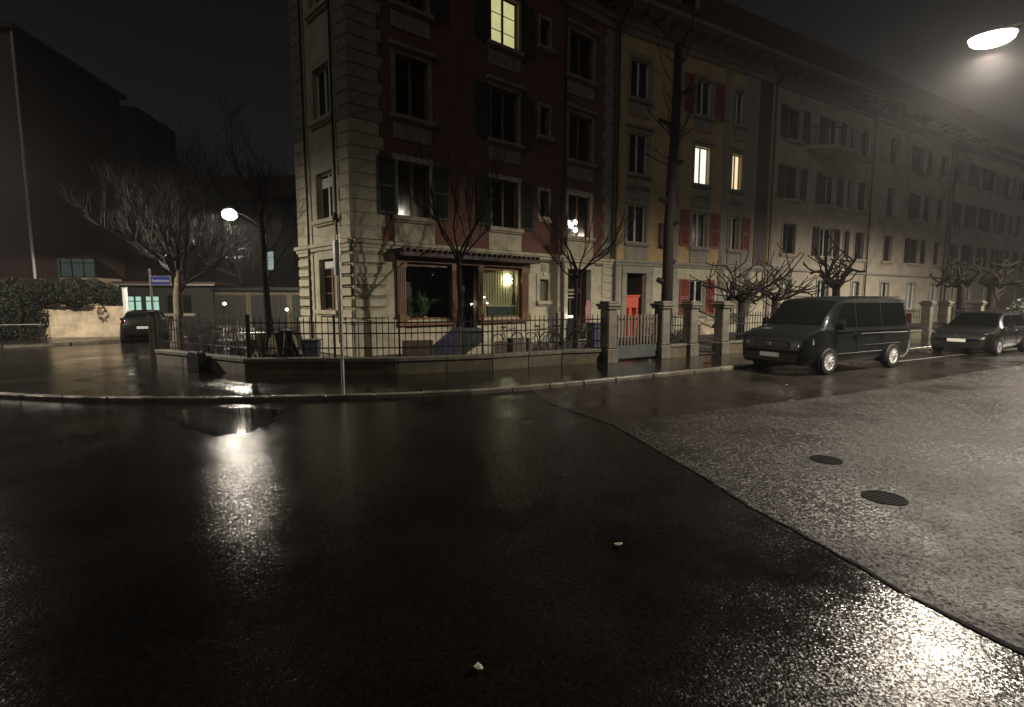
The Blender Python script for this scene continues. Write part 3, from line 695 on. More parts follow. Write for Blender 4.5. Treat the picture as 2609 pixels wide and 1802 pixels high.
# dormer with a round head above the eaves
dm = MB().box(3.6, 5.2, -.1, 3.0, EAVE + .3, EAVE + 1.9).build('dormer', 'eave_wood', ochre)
MB().prismy([(3.4, EAVE + 1.9), (5.4, EAVE + 1.9), (5.1, EAVE + 2.4), (4.4, EAVE + 2.65), (3.7, EAVE + 2.4)], -.25, 3.0).build('dormer_roof', 'roof_tile', dm)
MB().box(3.95, 4.85, -.13, -.1, EAVE + .5, EAVE + 1.75).build('pane', 'dark_pane', dm)

# ---------- the two long beige houses further along
def long_house(name, label, s0, s1, cols, m1, m2, balc=None, top=EAVE):
    A = Vector((P2A[0] + math.cos(P2ANG) * s0, P2A[1] + math.sin(P2ANG) * s0, 0)); L = s1 - s0
    h = thing(name, label, 'building', tuple(A), P2ANG)
    holes = []
    for c in cols:
        for fi, (c0, d0) in enumerate(FL): holes.append((c['s'] - s0 - c['w'] / 2, c['s'] - s0 + c['w'] / 2, c0, d0))
        if c.get('g'): holes.append((c['s'] - s0 - c['g'] / 2, c['s'] - s0 + c['g'] / 2, c.get('gz', 1.75), 3.1))
    mb = MB(); wall_mesh(mb, .012, L, 0, 3.55, holes); mb.build('ground_floor_wall', m2, h)
    mb = MB(); wall_mesh(mb, .012, L, 3.55, top, holes); mb.build('upper_wall', m1, h)
    mb = MB(); mb.poly([(.012, 0, 0), (.012, 11, 0), (.012, 11, top), (.012, 0, top)]); mb.poly([(L, 0, 0), (L, 11, 0), (L, 11, top), (L, 0, top)]); mb.poly([(0.012, 11, 0), (L, 11, 0), (L, 11, top), (.012, 11, top)]); mb.build('rear_wall', m1, h)
    mb = MB(); mb.box(.02, L, -.14, .01, 3.6, 3.76); mb.build('string_course', 'grey_stone', h, bevel=.012)
    eaves(h, .02, L, z=top)
    for c in cols:
        a, b = c['s'] - s0 - c['w'] / 2, c['s'] - s0 + c['w'] / 2
        for fi, (c0, d0) in enumerate(FL):
            fr = 'window_white' if c.get('wf') else 'brown_shutter'
            window(h, a, b, c0, d0, fr, 'dark_pane', 2 if c['w'] > .8 else 1, 0, 'cream_plaster', 'cream_plaster', .12)
            if c.get('sh') and not (fi == 0 and c.get('nosh0')):
                shutter(h, a - .78, c0, d0, .62, c['sh'], -.06); shutter(h, b + .16, c0, d0, .62, c['sh'], -.06)
        if c.get('g'):
            gz = c.get('gz', 1.75)
            window(h, c['s'] - s0 - c['g'] / 2, c['s'] - s0 + c['g'] / 2, gz, 3.1, 'window_white', 'dark_pane' if c.get('gd') else 'curtained_pane', 2 if c['g'] > .9 else 1, 0, 'grey_stone', 'grey_stone', .14)
    return h
GS, BS = 'dark_green_shutter', 'brown_shutter'
long1 = long_house('beige_house', 'long beige four-storey house with round balcony and dark shutters behind van', 11.95, 34.4, [
    dict(s=13.6, w=1.25, sh=GS, g=1.0, nosh0=1), dict(s=17.5, w=1.4, sh=BS, g=1.25, gd=1, wf=1), dict(s=19.9, w=.6), dict(s=21.5, w=1.15, g=1.2), dict(s=25.3, w=1.15, g=1.2, gd=1),
    dict(s=29.3, w=1.5, sh=BS, g=1.3, gz=1.2), dict(s=33.0, w=1.2, g=1.3)], 'beige_plaster', 'cream_plaster')
bal = MB(); pts = [(17.4 - 11.95 + 2.6 * math.cos(a), -1.25 * math.sin(a)) for a in [math.pi * k / 16 for k in range(17)]]
bal.prism(pts, 10.72, 10.95); bo = bal.build('balcony', 'cream_plaster', long1)
mb = MB(); q = [(p[0], p[1] * .96, 11.95) for p in pts]; mb.tube(q, .03, 6)
for k in range(0, 17): 
    mb.tube([(pts[k][0], pts[k][1] * .96, 10.95), (pts[k][0], pts[k][1] * .96, 11.95)], .014, 5)
mb.build('railing', 'iron', bo); mb = MB(); mb.prism([(p[0] * 1.0, p[1] * .93) for p in pts], 11.0, 11.8); 
for s in (10.45, 22.2): downpipe(long1, s, .15, EAVE - 1.0)
for s, w in ((0.05, .55), (9.9, .4)):
    z = .1
    while z < 3.4: stone(long1, s, s + w, z, z + .29, t=.045, m='cream_plaster', bv=.025); z += .31
long2 = long_house('grey_beige_house', 'far grey beige four-storey house at the right end of the row', 34.5, 62, [
    dict(s=36.6, w=1.3, sh=BS, g=1.2), dict(s=39.6, w=1.2, sh=BS, g=1.2), dict(s=42.6, w=1.3, sh=GS, g=1.2), dict(s=46.0, w=1.3, sh=BS, g=1.3), dict(s=50.0, w=1.3, sh=BS, g=1.2), dict(s=54.5, w=1.3, sh=BS, g=1.2)], 'beige_plaster', 'cream_plaster')
downpipe(long2, .3, .15, EAVE - 1.0)

# ---------- left background: tall house at the picture edge, conservatory, low house with lit windows, garages
p = atY(88, 700, 31)
tall = thing('tall_house', 'tall dark plastered house at the left picture edge', 'building', (p.x, p.y, 0), R(8))
wh = [(-6.5, -5.2, c0, d0) for c0, d0 in FL] + [(-3.4, -2.1, c0, d0) for c0, d0 in FL]
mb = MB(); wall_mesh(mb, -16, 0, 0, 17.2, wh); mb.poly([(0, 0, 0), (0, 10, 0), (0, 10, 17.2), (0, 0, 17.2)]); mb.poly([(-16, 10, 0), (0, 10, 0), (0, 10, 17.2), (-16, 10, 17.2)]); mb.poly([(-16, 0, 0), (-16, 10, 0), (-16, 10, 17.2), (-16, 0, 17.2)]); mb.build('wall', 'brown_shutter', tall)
for w in wh: window(tall, *w, 'window_white', 'dark_pane', 2, 0, 'grey_stone', None)
mb = MB(); mb.box(-16.5, .3, -.35, 10.4, 17.2, 17.5); mb.build('roof', 'roof_tile', tall); MB().box(1.2, 2.9, 6.5, 12, 0, 15.5).build('stair_tower', 'dark_plaster', tall); MB().box(-.05, 1.25, 6.6, 9, 0, 14.5).build('link_wall', 'brown_shutter', tall)
MB().tube([(.08, -.1, .1), (.08, -.1, 17.1)], .07, 8).build('downpipe', 'white_enamel', tall, smooth=40)
p = atY(170, 708, 33)
cons = thing('conservatory', 'glazed conservatory with five pale upright panes above the ivy wall', 'conservatory', (p.x, p.y, 0), R(6))
mb = MB(); mb.box(-1.7, 1.75, 0, 2.5, 0, 3.3); mb.build('base_wall', 'concrete', cons)
for k in range(5):
    x = -1.65 + k * .68; MB().box(x + .03, x + .64, -.02, .0, 3.36, 4.6).build('pane', 'pale_glass_light', cons)
    MB().box(x - .03, x + .03, -.06, .03, 3.3, 4.65).build('post', 'iron', cons)
MB().box(1.72, 1.8, -.06, .03, 3.3, 4.65).build('post', 'iron', cons); MB().box(-1.7, 1.8, -.05, .02, 4.2, 4.25).build('glazing_bar', 'iron', cons)
mb = MB(); mb.v += [(-1.8, -.2, 4.65), (1.95, -.2, 4.65), (1.95, 2.6, 5.3), (-1.8, 2.6, 5.3), (-1.8, -.2, 4.58), (1.95, -.2, 4.58), (1.95, 2.6, 3.3), (-1.8, 2.6, 3.3)]; mb.f += [(0, 1, 2, 3), (4, 7, 6, 5), (0, 4, 5, 1), (1, 5, 6, 2), (2, 6, 7, 3), (3, 7, 4, 0)]; mb.build('roof', 'roof_tile', cons)
p = atY(322, 810, 33)
low = thing('low_house', 'low dark house with greenish lit windows behind the street sign', 'building', (p.x, p.y, 0), R(10))
lw = [(.1, .95, .85, 2.15), (1.12, 1.98, .85, 2.15)]
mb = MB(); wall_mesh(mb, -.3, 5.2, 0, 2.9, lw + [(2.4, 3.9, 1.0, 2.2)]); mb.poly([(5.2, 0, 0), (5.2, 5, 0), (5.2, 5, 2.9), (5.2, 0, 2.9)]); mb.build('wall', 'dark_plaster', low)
for a in lw:
    o = window(low, *a, 'iron', 'green_window_light', 2, 0, 'grey_stone', None, deep=.06); MB().box(0.02, .84, .0, .05, .92, .98).build('transom', 'iron', o)
window(low, 2.4, 3.9, 1.0, 2.2, 'iron', 'dark_pane', 2, 0, 'grey_stone', None, deep=.06)
MB().box(-.5, 5.5, -.4, 5, 2.9, 3.05).build('roof', 'roof_tile', low); MB().tube([(-.5, -.45, 2.85), (5.5, -.45, 2.85)], .05, 6).build('gutter', 'galvanised', low)
p = atY(645, 790, 34)
gar = thing('garage_block', 'flat-roofed concrete garage block in the dark behind the garden fence', 'garage', (p.x, p.y, 0), R(-4))
MB().box(-3.2, 8.5, 0, 6, 0, 2.5).build('wall', 'mossy_stone', gar); MB().box(-3.4, 8.7, -.3, 6.2, 2.5, 2.7).build('roof', 'iron', gar)
for k in range(4):
    d_ = MB().box(-2.9 + k * 2.8, -.5 + k * 2.8, -.03, 0, .05, 2.2).build('garage_door', 'dark_plaster', gar)
    mb = MB(); [mb.box(-2.85 + k * 2.8 + j * .39, -2.85 + k * 2.8 + j * .39 + .03, -.045, -.03, .1, 2.15) for j in range(7)]; mb.build('rib', 'iron', d_)
p = atY(560, 640, 48)
bk = thing('background_house', 'unlit apartment house in the dark behind the bare trees', 'building', (p.x, p.y, 0), R(-6))
holes = [(-9 + k * 3.2, -7.6 + k * 3.2, c0, d0) for k in range(6) for c0, d0 in FL[:2]]
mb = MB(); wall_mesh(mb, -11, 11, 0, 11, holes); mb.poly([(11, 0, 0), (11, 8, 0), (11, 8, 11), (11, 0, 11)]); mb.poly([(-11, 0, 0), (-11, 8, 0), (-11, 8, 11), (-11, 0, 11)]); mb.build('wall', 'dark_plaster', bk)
for i, a in enumerate(holes): window(bk, *a, 'brown_shutter', 'distant_light' if i == 8 else 'dark_pane', 2 if i != 7 else 2, 2, None, None)
mb = MB(); mb.v += [(-11.5, -.6, 11), (11.5, -.6, 11), (11.5, 8.5, 11), (-11.5, 8.5, 11), (-9, 4, 14), (9, 4, 14)]; mb.f += [(0, 1, 5, 4), (1, 2, 5), (2, 3, 4, 5), (3, 0, 4), (0, 3, 2, 1)]; mb.build('roof', 'roof_tile', bk)
for x, y, Y, lab in ((572, 774, 33.2, 'small white lamp glowing at the garage wall'), (731, 789, 33.2, 'small white lamp glowing low beside the corner house'), (351, 687, 40, 'small white lamp high behind the street sign')):
    q = atY(x, y, Y); t = thing('wall_lamp', lab, 'lamp', tuple(q)); MB().lathe([(.001, -.09), (.09, -.05), (.1, .02), (.05, .08), (.001, .09)], 10).build('globe', 'fairy_light', t, smooth=60); MB().box(-.03, .03, .06, .3, -.02, .03).build('bracket', 'iron', t)
    lt = bpy.data.lights.new('wall_lamp_light', 'POINT'); lt.energy = 1.2; lt.color = (1, .92, .78); lt.shadow_soft_size = .1
    lo = bpy.data.objects.new('wall_lamp_light', lt); COL.objects.link(lo); lo.parent = t; lo.location = (0, -.2, -.1)
# far row and wood closing the view at the end of the side street

# ================================================================== boundary walls, fences, piers
WTOP = .49
def seg_frame(a, b):
    d = Vector((b[0] - a[0], b[1] - a[1], 0)); return d.length, math.atan2(d.y, d.x)
lowwall = thing('low_garden_wall', 'low mossy stone wall with coping along the pavement under the iron fence', 'wall', (WALLP[1][0], WALLP[1][1], 0))
W0v = Vector((WALLP[1][0], WALLP[1][1], 0)); rng = random.Random(21)
for i, (a, b) in enumerate(zip(WALLP[:-1], WALLP[1:])):
    L, an = seg_frame(a, b); n = max(1, round(L / 1.45)); w = L / n
    ov = .0
    for k in range(n):
        x0, x1 = k * w + .006, (k + 1) * w - .006
        if i == 0 and k == n - 1: x1 += .0
        me = MB().box(x0, x1, 0, .26, 0.02, WTOP - .1).mesh('wall_block', 'mossy_stone' if i else 'pier_stone'); bevel_mesh(me, .012)
        o = place('wall_block', me, lowwall, Vector((a[0], a[1], rng.uniform(-.004, .004))) - W0v, an)
        me = MB().box(x0 - .003, x1 + .003, -.035, .3, WTOP - .098, WTOP).mesh('coping_stone', 'pier_stone'); bevel_mesh(me, .014)
        place('coping_stone', me, lowwall, Vector((a[0], a[1], rng.uniform(-.004, .004))) - W0v, an)
# iron fences: every bar is its own piece
BAR = MB(); BAR.box(-.009, .009, -.009, .009, 0, .94); BAR.v += [(-.009, -.009, .94), (.009, -.009, .94), (.009, .009, .94), (-.009, .009, .94), (0, 0, .99)]
k0 = len(BAR.v) - 5; BAR.f += [(k0, k0 + 1, k0 + 4), (k0 + 1, k0 + 2, k0 + 4), (k0 + 2, k0 + 3, k0 + 4), (k0 + 3, k0, k0 + 4)]
BARM = BAR.mesh('bar', 'iron'); POSTM = MB().box(-.022, .022, -.022, .022, 0, 1.12).mesh('post', 'iron')
def iron_fence(label, segs, z0, off=.13, step=.142, scale=1.0, rails=(.17, .52, .78), group='iron fences round the front gardens', posts=True):
    t = thing('iron_fence', label, 'fence', (segs[0][0][0], segs[0][0][1], z0), 0, group); O = Vector((segs[0][0][0], segs[0][0][1], 0))
    for a, b in segs:
        L, an = seg_frame(a, b); base = Vector((a[0], a[1], 0)) - O; dx, dy = math.cos(an), math.sin(an); nx, ny = -dy * off, dx * off
        n = int(L / step)
        for k in range(n):
            s = (k + .5) * L / n; big = posts and (k % 14 == 0)
            o = place('post' if big else 'bar', POSTM if big else BARM, t, (base.x + dx * s + nx, base.y + dy * s + ny, 0.005), an); o.scale = (1, 1, scale * (1 if not big else .92))
        for rz_ in rails:
            MB().box(0, L, -.012, .012, -.016, .016).build('rail', 'iron', t, (base.x + nx, base.y + ny, rz_ * scale + .06), an)
    return t
iron_fence('black iron fence on low wall running toward the street sign', [(WALLP[0], WALLP[1])], WTOP)
iron_fence('long black iron fence on low wall before the shopfront', list(zip(WALLP[1:-1], WALLP[2:])), WTOP)
# corner post near the street sign
t = thing('gate_post', 'thick dark wooden post ending the iron fence by the street sign', 'post', (-10.12, 14.45, PAVE)); MB().box(-.09, .09, -.09, .09, -.02, 1.42).build('shaft', 'wood_slat', t, bevel=.012); MB().box(-.11, .11, -.11, .11, 1.42, 1.47).build('cap', 'iron', t, bevel=.01)
# stone piers with caps
PA = math.atan2(FENCER[1][1] - FENCER[0][1], FENCER[1][0] - FENCER[0][0])
def pier(p, an, label, h=1.72, w=.36):
    t = thing('stone_pier', label, 'pier', (p[0], p[1], PAVE - .02), an, 'stone piers of the front gardens')
    MB().box(-w / 2 - .03, w / 2 + .03, -w / 2 - .03, w / 2 + .03, 0, .42).build('base', 'pier_stone', t, bevel=.02)
    MB().box(-w / 2, w / 2, -w / 2, w / 2, .42, h - .18).build('shaft', 'pier_stone', t, bevel=.03)
    mb = MB(); mb.box(-w / 2 - .05, w / 2 + .05, -w / 2 - .05, w / 2 + .05, h - .18, h - .1); mb.box(-w / 2 - .09, w / 2 + .09, -w / 2 - .09, w / 2 + .09, h - .1, h - .02); mb.box(-w / 2 - .02, w / 2 + .02, -w / 2 - .02, w / 2 + .02, h - .02, h + .05); mb.build('cap', 'pier_stone', t, bevel=.015)
    return t
def fline(x):      # point of the street-side fence line seen at pixel column x
    A = FENCER[3]; an = math.atan2(FENCER[4][1] - A[1], FENCER[4][0] - A[0]); s, _ = onplane(A, an, x, 800); return (A[0] + math.cos(an) * s, A[1] + math.sin(an) * s)
pier((2.76, 14.62), PA, 'pale stone pier at the end of the low wall beside the gate')
pier((4.62, 15.78), PA, 'stone pier on the far side of the gate, under the tall trunk')
pier((5.72, 16.42), PA, 'stone pier left of the open passage')
pier((6.98, 17.05), PA, 'stone pier right of the open passage beside the van')
gates = {}
for x, lab in ((2362, 'stone pier behind the van, nearer of two before the beige house'), (2407, 'stone pier farther along before the beige house'), (2492, 'dark capped stone pier behind the grey parked car')):
    q = fline(x); pier(q, R(30), lab)
# gate of upright boards over a grey panel
L, an = seg_frame((2.97, 14.74), (4.42, 15.66))
gt = thing('garden_gate', 'closed garden gate of upright slats above a grey panel between piers', 'gate', (2.97, 14.74, PAVE), an)
MB().box(.01, L - .01, -.02, .02, .08, .52).build('panel', 'grey_panel', gt)
MB().box(.01, L - .01, -.03, .03, .54, .6).build('rail', 'iron', gt); MB().box(.01, L - .01, -.03, .03, 1.2, 1.25).build('rail', 'iron', gt)
sm_ = MB().box(0, .06, -.015, .015, .5, 1.36).mesh('slat', 'wood_slat')
for k in range(13): place('slat', sm_, gt, (.04 + k * (L - .13) / 12, -.045, 0))
def low_wall(label, a, b, h=.5):
    L, an = seg_frame(a, b); t = thing('low_garden_wall', label, 'wall', (a[0], a[1], 0), an); n = max(1, round(L / 1.4))
    for k in range(n):
        me = MB().box(k * L / n + .006, (k + 1) * L / n - .006, -.11, .11, 0.03, h - .09).mesh('wall_block', 'mossy_stone'); bevel_mesh(me, .012); place('wall_block', me, t)
        me = MB().box(k * L / n + .003, (k + 1) * L / n - .003, -.14, .14, h - .088, h).mesh('coping_stone', 'pier_stone'); bevel_mesh(me, .014); place('coping_stone', me, t)
    return t
low_wall('short low stone wall between the two middle piers', (4.85, 15.92), (5.5, 16.3)); iron_fence('short iron fence on wall between the two middle piers', [((4.85, 15.92), (5.5, 16.3))], .5, 0, .12)
qa = fline(2340); qb = fline(2420)
low_wall('low stone wall hidden mostly behind the parked van', (7.2, 17.2), fline(2345)); iron_fence('long iron fence behind the parked van', [((7.2, 17.2), fline(2345))], .5, 0, .142)
low_wall('low stone wall behind the grey parked car', fline(2424), fline(2640)); iron_fence('iron fence behind the grey parked car', [(fline(2424), fline(2640))], .5, 0, .16)
# black bin against the low wall
q = G(494, 947, PAVE); L, an = seg_frame(WALLP[0], WALLP[1])
t = thing('grit_bin', 'black rounded bin standing against the low wall near the corner', 'bin', (q.x, q.y, PAVE), an)
MB().prismy([(-.27, 0), (.27, 0), (.27, .38), (.22, .46), (.1, .5), (-.12, .5), (-.24, .45), (-.27, .38)], -.02, .2).build('body', 'black_plastic', t, bevel=.012); MB().box(-.28, .28, -.03, .2, .36, .385).build('lid_rim', 'black_plastic', t)

# concrete wall across the side street with ivy hanging over it
a = G(-260, 868, .1); b = G(128, 861, .1); c = G(326, 857, .1)
cw = thing('concrete_wall', 'pale concrete wall across the side street, half covered by ivy', 'wall', (b.x, b.y, .08))
for (p0, p1, h0) in ((a, b, 1.75), (b, c, 1.5)):
    L, an = seg_frame(p0, p1); n = max(1, round(L / 2.2))
    for k in range(n):
        me = MB().box(k * L / n + .005, (k + 1) * L / n - .005, 0, .25, 0, h0 + (.02 * (k % 2))).mesh('wall_panel', 'concrete'); bevel_mesh(me, .015); place('wall_panel', me, cw, Vector((p0.x - b.x, p0.y - b.y, 0)), an)
t = thing('white_post', 'thin white upright post at the end of the concrete wall', 'post', (c.x + .05, c.y - .05, .1)); MB().box(-.08, .08, -.08, .08, 0, 2.35).build('shaft', 'white_paint', t, bevel=.012); MB().box(-.1, .1, -.1, .1, 2.35, 2.4).build('cap', 'grey_stone', t)
def leaf_mass(name, label, cat, blobs, n, m, size, seed, stems=True):
    rng = random.Random(seed); c0 = blobs[0][0]; t = thing(name, label, cat, (c0[0], c0[1], .1)); mb = MB(); O = Vector((c0[0], c0[1], .1)); tot = sum(b[1][0] * b[1][1] * b[1][2] for b in blobs)
    for c_, r_ in blobs:
        for k in range(int(n * r_[0] * r_[1] * r_[2] / tot) + 30):
            while True:
                v = Vector((rng.uniform(-1, 1), rng.uniform(-1, 1), rng.uniform(-1, 1)))
                if .25 < v.length < 1: break
            v = v.normalized() * (v.length ** .4)
            p = Vector((c_[0] + v.x * r_[0], c_[1] + v.y * r_[1], c_[2] + v.z * r_[2])) - O
            if p.z < 0: continue
            a1 = Vector((rng.gauss(0, 1), rng.gauss(0, 1), rng.gauss(0, 1))).normalized(); b1 = a1.orthogonal().normalized(); s_ = size * rng.uniform(.6, 1.3)
            mb.poly([p - a1 * s_, p + b1 * s_ * .55, p + a1 * s_, p - b1 * s_ * .55])
    mb.build('foliage', m, t)
    st_ = MB()
    for c_, r_ in blobs[:(1 if name == 'ivy' else 99)]:
        for k in range(4): x = c_[0] + rng.uniform(-.5, .5) * r_[0]; y = c_[1] + rng.uniform(-.3, .3) * r_[1]; st_.tube([(x - O.x, y - O.y, 0), (x - O.x + rng.uniform(-.2, .2), y - O.y, c_[2] * .5), (x - O.x + rng.uniform(-.4, .4), y - O.y, c_[2])], [.03, .02, .01], 5)
    st_.build('stem', 'bark', t)
    return t
def iv(x, y, Y): q = atY(x, y, Y); return (q.x, q.y, q.z)
leaf_mass('ivy', 'dark ivy hanging in a thick mass over the concrete wall', 'ivy', [(iv(30, 780, 23.3), (1.15, .5, 1.3)), (iv(-60, 790, 22.8), (2.0, .6, 1.6)), (iv(60, 740, 23.9), (1.3, .7, .55)), (iv(120, 742, 23.9), (1.2, .6, .6)), (iv(165, 746, 23.8), (.7, .4, .42)), (iv(190, 745, 24.4), (.9, .6, .7)), (iv(235, 742, 24.9), (.7, .5, .6)), (iv(275, 752, 25.2), (.6, .45, .6)), (iv(228, 775, 24.0), (.22, .2, .35)), (iv(50, 845, 23.2), (1.0, .4, .55))], 24000, 'ivy_leaf', .058, 31)
rl = G(-60, 876, .1)
t = thing('handrail', 'low thin metal handrail before the ivy at the left picture edge', 'railing', (rl.x, rl.y, .1)); e2 = G(110, 872, .1) - rl
MB().tube([(0, 0, .75), (e2.x, e2.y, .75)], .02, 6).build('rail', 'galvanised', t)
for k in range(4): f = k / 3; MB().tube([(e2.x * f, e2.y * f, 0), (e2.x * f, e2.y * f, .75)], .018, 6).build('post', 'iron', t)
# hedges and shrubs in the dark garden
def twig_shrub(label, p, r, h, n, seed, m='twig'):
    rng = random.Random(seed); t = thing('shrub', label, 'shrub', (p[0], p[1], PAVE + .01)); mb = MB()
    for k in range(n):
        a = rng.uniform(0, 6.28); e = rng.uniform(.5, 1.5); L = h * rng.uniform(.6, 1); q = Vector((rng.uniform(-.3, .3) * r, rng.uniform(-.3, .3) * r, 0)); d = Vector((math.cos(a) * math.cos(e) * r / h * 1.2, math.sin(a) * math.cos(e) * r / h * 1.2, math.sin(e)))
        q1 = q + d * L * .5 + Vector((rng.uniform(-.05, .05), rng.uniform(-.05, .05), 0)); q2 = q + d * L + Vector((rng.uniform(-.1, .1), rng.uniform(-.1, .1), 0)); mb.tube([q, q1, q2], [.009, .006, .002], 3, False)
        for j in range(4): s_ = q1.lerp(q2, rng.random()); mb.tube([s_, s_ + Vector((rng.uniform(-.2, .2), rng.uniform(-.2, .2), rng.uniform(.02, .25)))], [.004, .0015], 3, False)
    mb.build('branches', m, t); MB().tube([(0, 0, -.05), (0, 0, .12)], [.06, .04], 6).build('stem', 'bark', t)
    return t
twig_shrub('leafless brown shrub behind the iron fence near the street sign', (-9.2, 15.2), .9, 1.25, 110, 41); twig_shrub('leafless brown shrub behind the iron fence at mid run', (-8.0, 14.6), .9, 1.2, 110, 42)
twig_shrub('leafless brown shrub behind the fence corner', (-6.9, 14.2), .8, 1.05, 90, 43)
# bench of pale slats catching the lamp light in the dark garden
q = atY(592, 850, 17.2)
t = thing('garden_bench', 'pale slatted garden bench back shining in lamp light behind fence', 'bench', (q.x, q.y, PAVE + .01), R(-12))
sm_ = MB().box(0, .045, -.012, .012, .42, .86).mesh('slat', 'white_paint')
for k in range(11): o = place('slat', sm_, t, (-.6 + k * .12, .2, 0)); o.rotation_euler[0] = -.12
MB().box(-.68, .72, -.3, .16, .4, .44).build('seat', 'wood_slat', t); MB().box(-.68, .72, .1, .15, .84, .9).build('top_rail', 'wood_slat', t)
lgm = MB().box(-.03, .03, -.03, .03, 0, .4).mesh('leg', 'wood_slat')
for x in (-.6, .64):
    for y in (-.25, .12): place('leg', lgm, t, (x, y, 0))
q = atY(640, 868, 16.2)
t = thing('garden_table', 'round garden table in the dark garden behind the fence corner', 'table', (q.x, q.y, PAVE + .01)); MB().lathe([(.001, .7), (.55, .7), (.57, .715), (.55, .73), (.001, .73)], 24).build('table_top', 'galvanised', t, smooth=40)
for k in range(3): a = k * 2.09; MB().tube([(.4 * math.cos(a), .4 * math.sin(a), 0), (.1 * math.cos(a), .1 * math.sin(a), .4), (.35 * math.cos(a), .35 * math.sin(a), .7)], .014, 6).build('leg', 'iron', t)

# ================================================================== posts and street sign
q = G(398, 915, PAVE)
t = thing('street_sign', 'blue street name sign on a slim grey metal post at the corner', 'street sign', (q.x, q.y, PAVE), R(-10))
MB().tube([(0, 0, -.05), (0, 0, 2.68)], .032, 10).build('post', 'galvanised', t, smooth=40); MB().lathe([(.034, 2.68), (.03, 2.71), (.001, 2.72)], 10).build('cap', 'galvanised', t)
pl = MB().box(.05, .72, -.045, -.03, 2.24, 2.48).build('plate', 'blue_enamel', t, bevel=.006); 
for x0, x1 in ((.035, .055), (.715, .735)): MB().box(x0, x1, -.05, -.025, 2.23, 2.49).build('edge', 'galvanised', pl)
MB().box(.02, .74, -.05, -.024, 2.48, 2.495).build('edge', 'galvanised', pl)
fc = bpy.data.curves.new('lettering', 'FONT'); fc.body = 'Freiestrasse'; fc.size = .125; fc.extrude = .002; fc.align_x = 'CENTER'
fo = bpy.data.objects.new('lettering_tmp', fc); COL.objects.link(fo); bpy.context.view_layer.update()
me = bpy.data.meshes.new_from_object(fo.evaluated_get(bpy.context.evaluated_depsgraph_get())); bpy.data.objects.remove(fo)
me.materials.clear(); me.materials.append(M['white_enamel']); o = place('lettering', me, pl, (.385, -.048, 2.315)); o.rotation_euler = (R(90), 0, 0)
xs = [v.co.x for v in me.vertices]; o.scale = (.58 / (max(xs) - min(xs)), 1, 1)
q = G(875, 1003, PAVE)
t = thing('sign_post', 'slim pale metal post with a sign plate seen edge-on before the corner house', 'sign post', (q.x, q.y, PAVE), R(4))
MB().tube([(0, 0, -.05), (0, 0, 3.0)], .03, 10).build('post', 'galvanised', t, smooth=40)
an = math.atan2(q.y, q.x)
pl = MB().box(-.012, .012, -.02, .42, 2.25, 2.9).build('plate', 'white_enamel', t, bevel=.004); pl.rotation_euler[2] = an - R(90) - R(4) + R(5); pl.location = (-.055, 0, 0)
for z in (2.35, 2.8): MB().tube([(-.06, 0, z), (0, 0, z)], .012, 6).build('clamp', 'galvanised', t)

# ================================================================== trees
def limb(mb, p, d, L, r, rng, segs=4, wob=.12, up=.05, r_end=.45, n=5, droop=0):
    path = [p.copy()]; rad = [r]; dd = d.normalized()
    for k in range(segs):
        dd = (dd + Vector((rng.gauss(0, wob), rng.gauss(0, wob), rng.gauss(0, wob) + up))).normalized(); path.append(path[-1] + dd * L / segs); rad.append(r + (r * r_end - r) * (k + 1) / segs)
    mb.tube(path, rad, n, False); return path, rad, dd
def grow(mb, p, d, L, r, rng, depth, par):
    path, rad, dd = limb(mb, p, d, L, r, rng, par.get('segs', 4), par.get('wob', .12), par.get('up', .05), .5, 5 if r > .012 else 3)
    if depth == 0: return
    for k in range(par['kids'][-depth]):
        f = rng.uniform(.35, 1.0) if k else 1.0; i = min(len(path) - 2, int(f * (len(path) - 1))); q = path[i].lerp(path[i + 1], f * (len(path) - 1) - i) if f < 1 else path[-1]
        ax = Vector((rng.gauss(0, 1), rng.gauss(0, 1), rng.gauss(0, 1))).normalized(); nd = (dd + ax * par.get('spread', .6)).normalized(); nd.z += par.get('lift', .1)
        grow(mb, q, nd, L * par.get('lr', .7) * rng.uniform(.75, 1.15), max(.0022, r * par.get('rr', .55)), rng, depth - 1, par)
def bare_tree(label, p, trunk_h, trunk_r, crown_dirs, L, r, depth, par, seed, lean=(0, 0), bark='bark', twig='twig', z0=PAVE + .01, name='bare_tree', group=None):
    rng = random.Random(seed); t = thing(name, label, 'tree', (p[0], p[1], z0), 0, group)
    tr = MB(); k = 7; path = [Vector((lean[0] * f * trunk_h + rng.gauss(0, .012), lean[1] * f * trunk_h, f * trunk_h)) for f in [j / k for j in range(k + 1)]]
    path[0] = Vector((0, 0, -.1)); rad = [trunk_r * (1.35 if j == 0 else 1.0 - .35 * j / k) for j in range(k + 1)]; tr.tube(path, rad, 9)
    tr.build('trunk', bark, t, smooth=60)
    cr = MB()
    for d, f in crown_dirs:
        i = min(k - 1, int(f * k)); q = path[i].lerp(path[i + 1], f * k - i) if f < 1 else path[-1]
        grow(cr, q, Vector(d), L * rng.uniform(.8, 1.15), r, rng, depth, par)
    cr.build('crown', twig, t)
    return t
def ring(n, e0, e1, f0, f1, seed):
    rng = random.Random(seed); out = []
    for k in range(n): a = 6.283 * k / n + rng.uniform(-.3, .3); e = rng.uniform(e0, e1); out.append(((math.cos(a) * math.cos(e), math.sin(a) * math.cos(e), math.sin(e)), rng.uniform(f0, f1)))
    return out
q = atY(448, 800, 20.5)
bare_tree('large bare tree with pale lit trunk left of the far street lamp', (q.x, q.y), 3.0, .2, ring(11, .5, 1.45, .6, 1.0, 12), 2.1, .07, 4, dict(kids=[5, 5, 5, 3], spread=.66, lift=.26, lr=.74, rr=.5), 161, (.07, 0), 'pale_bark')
q = atY(690, 900, 14.3)
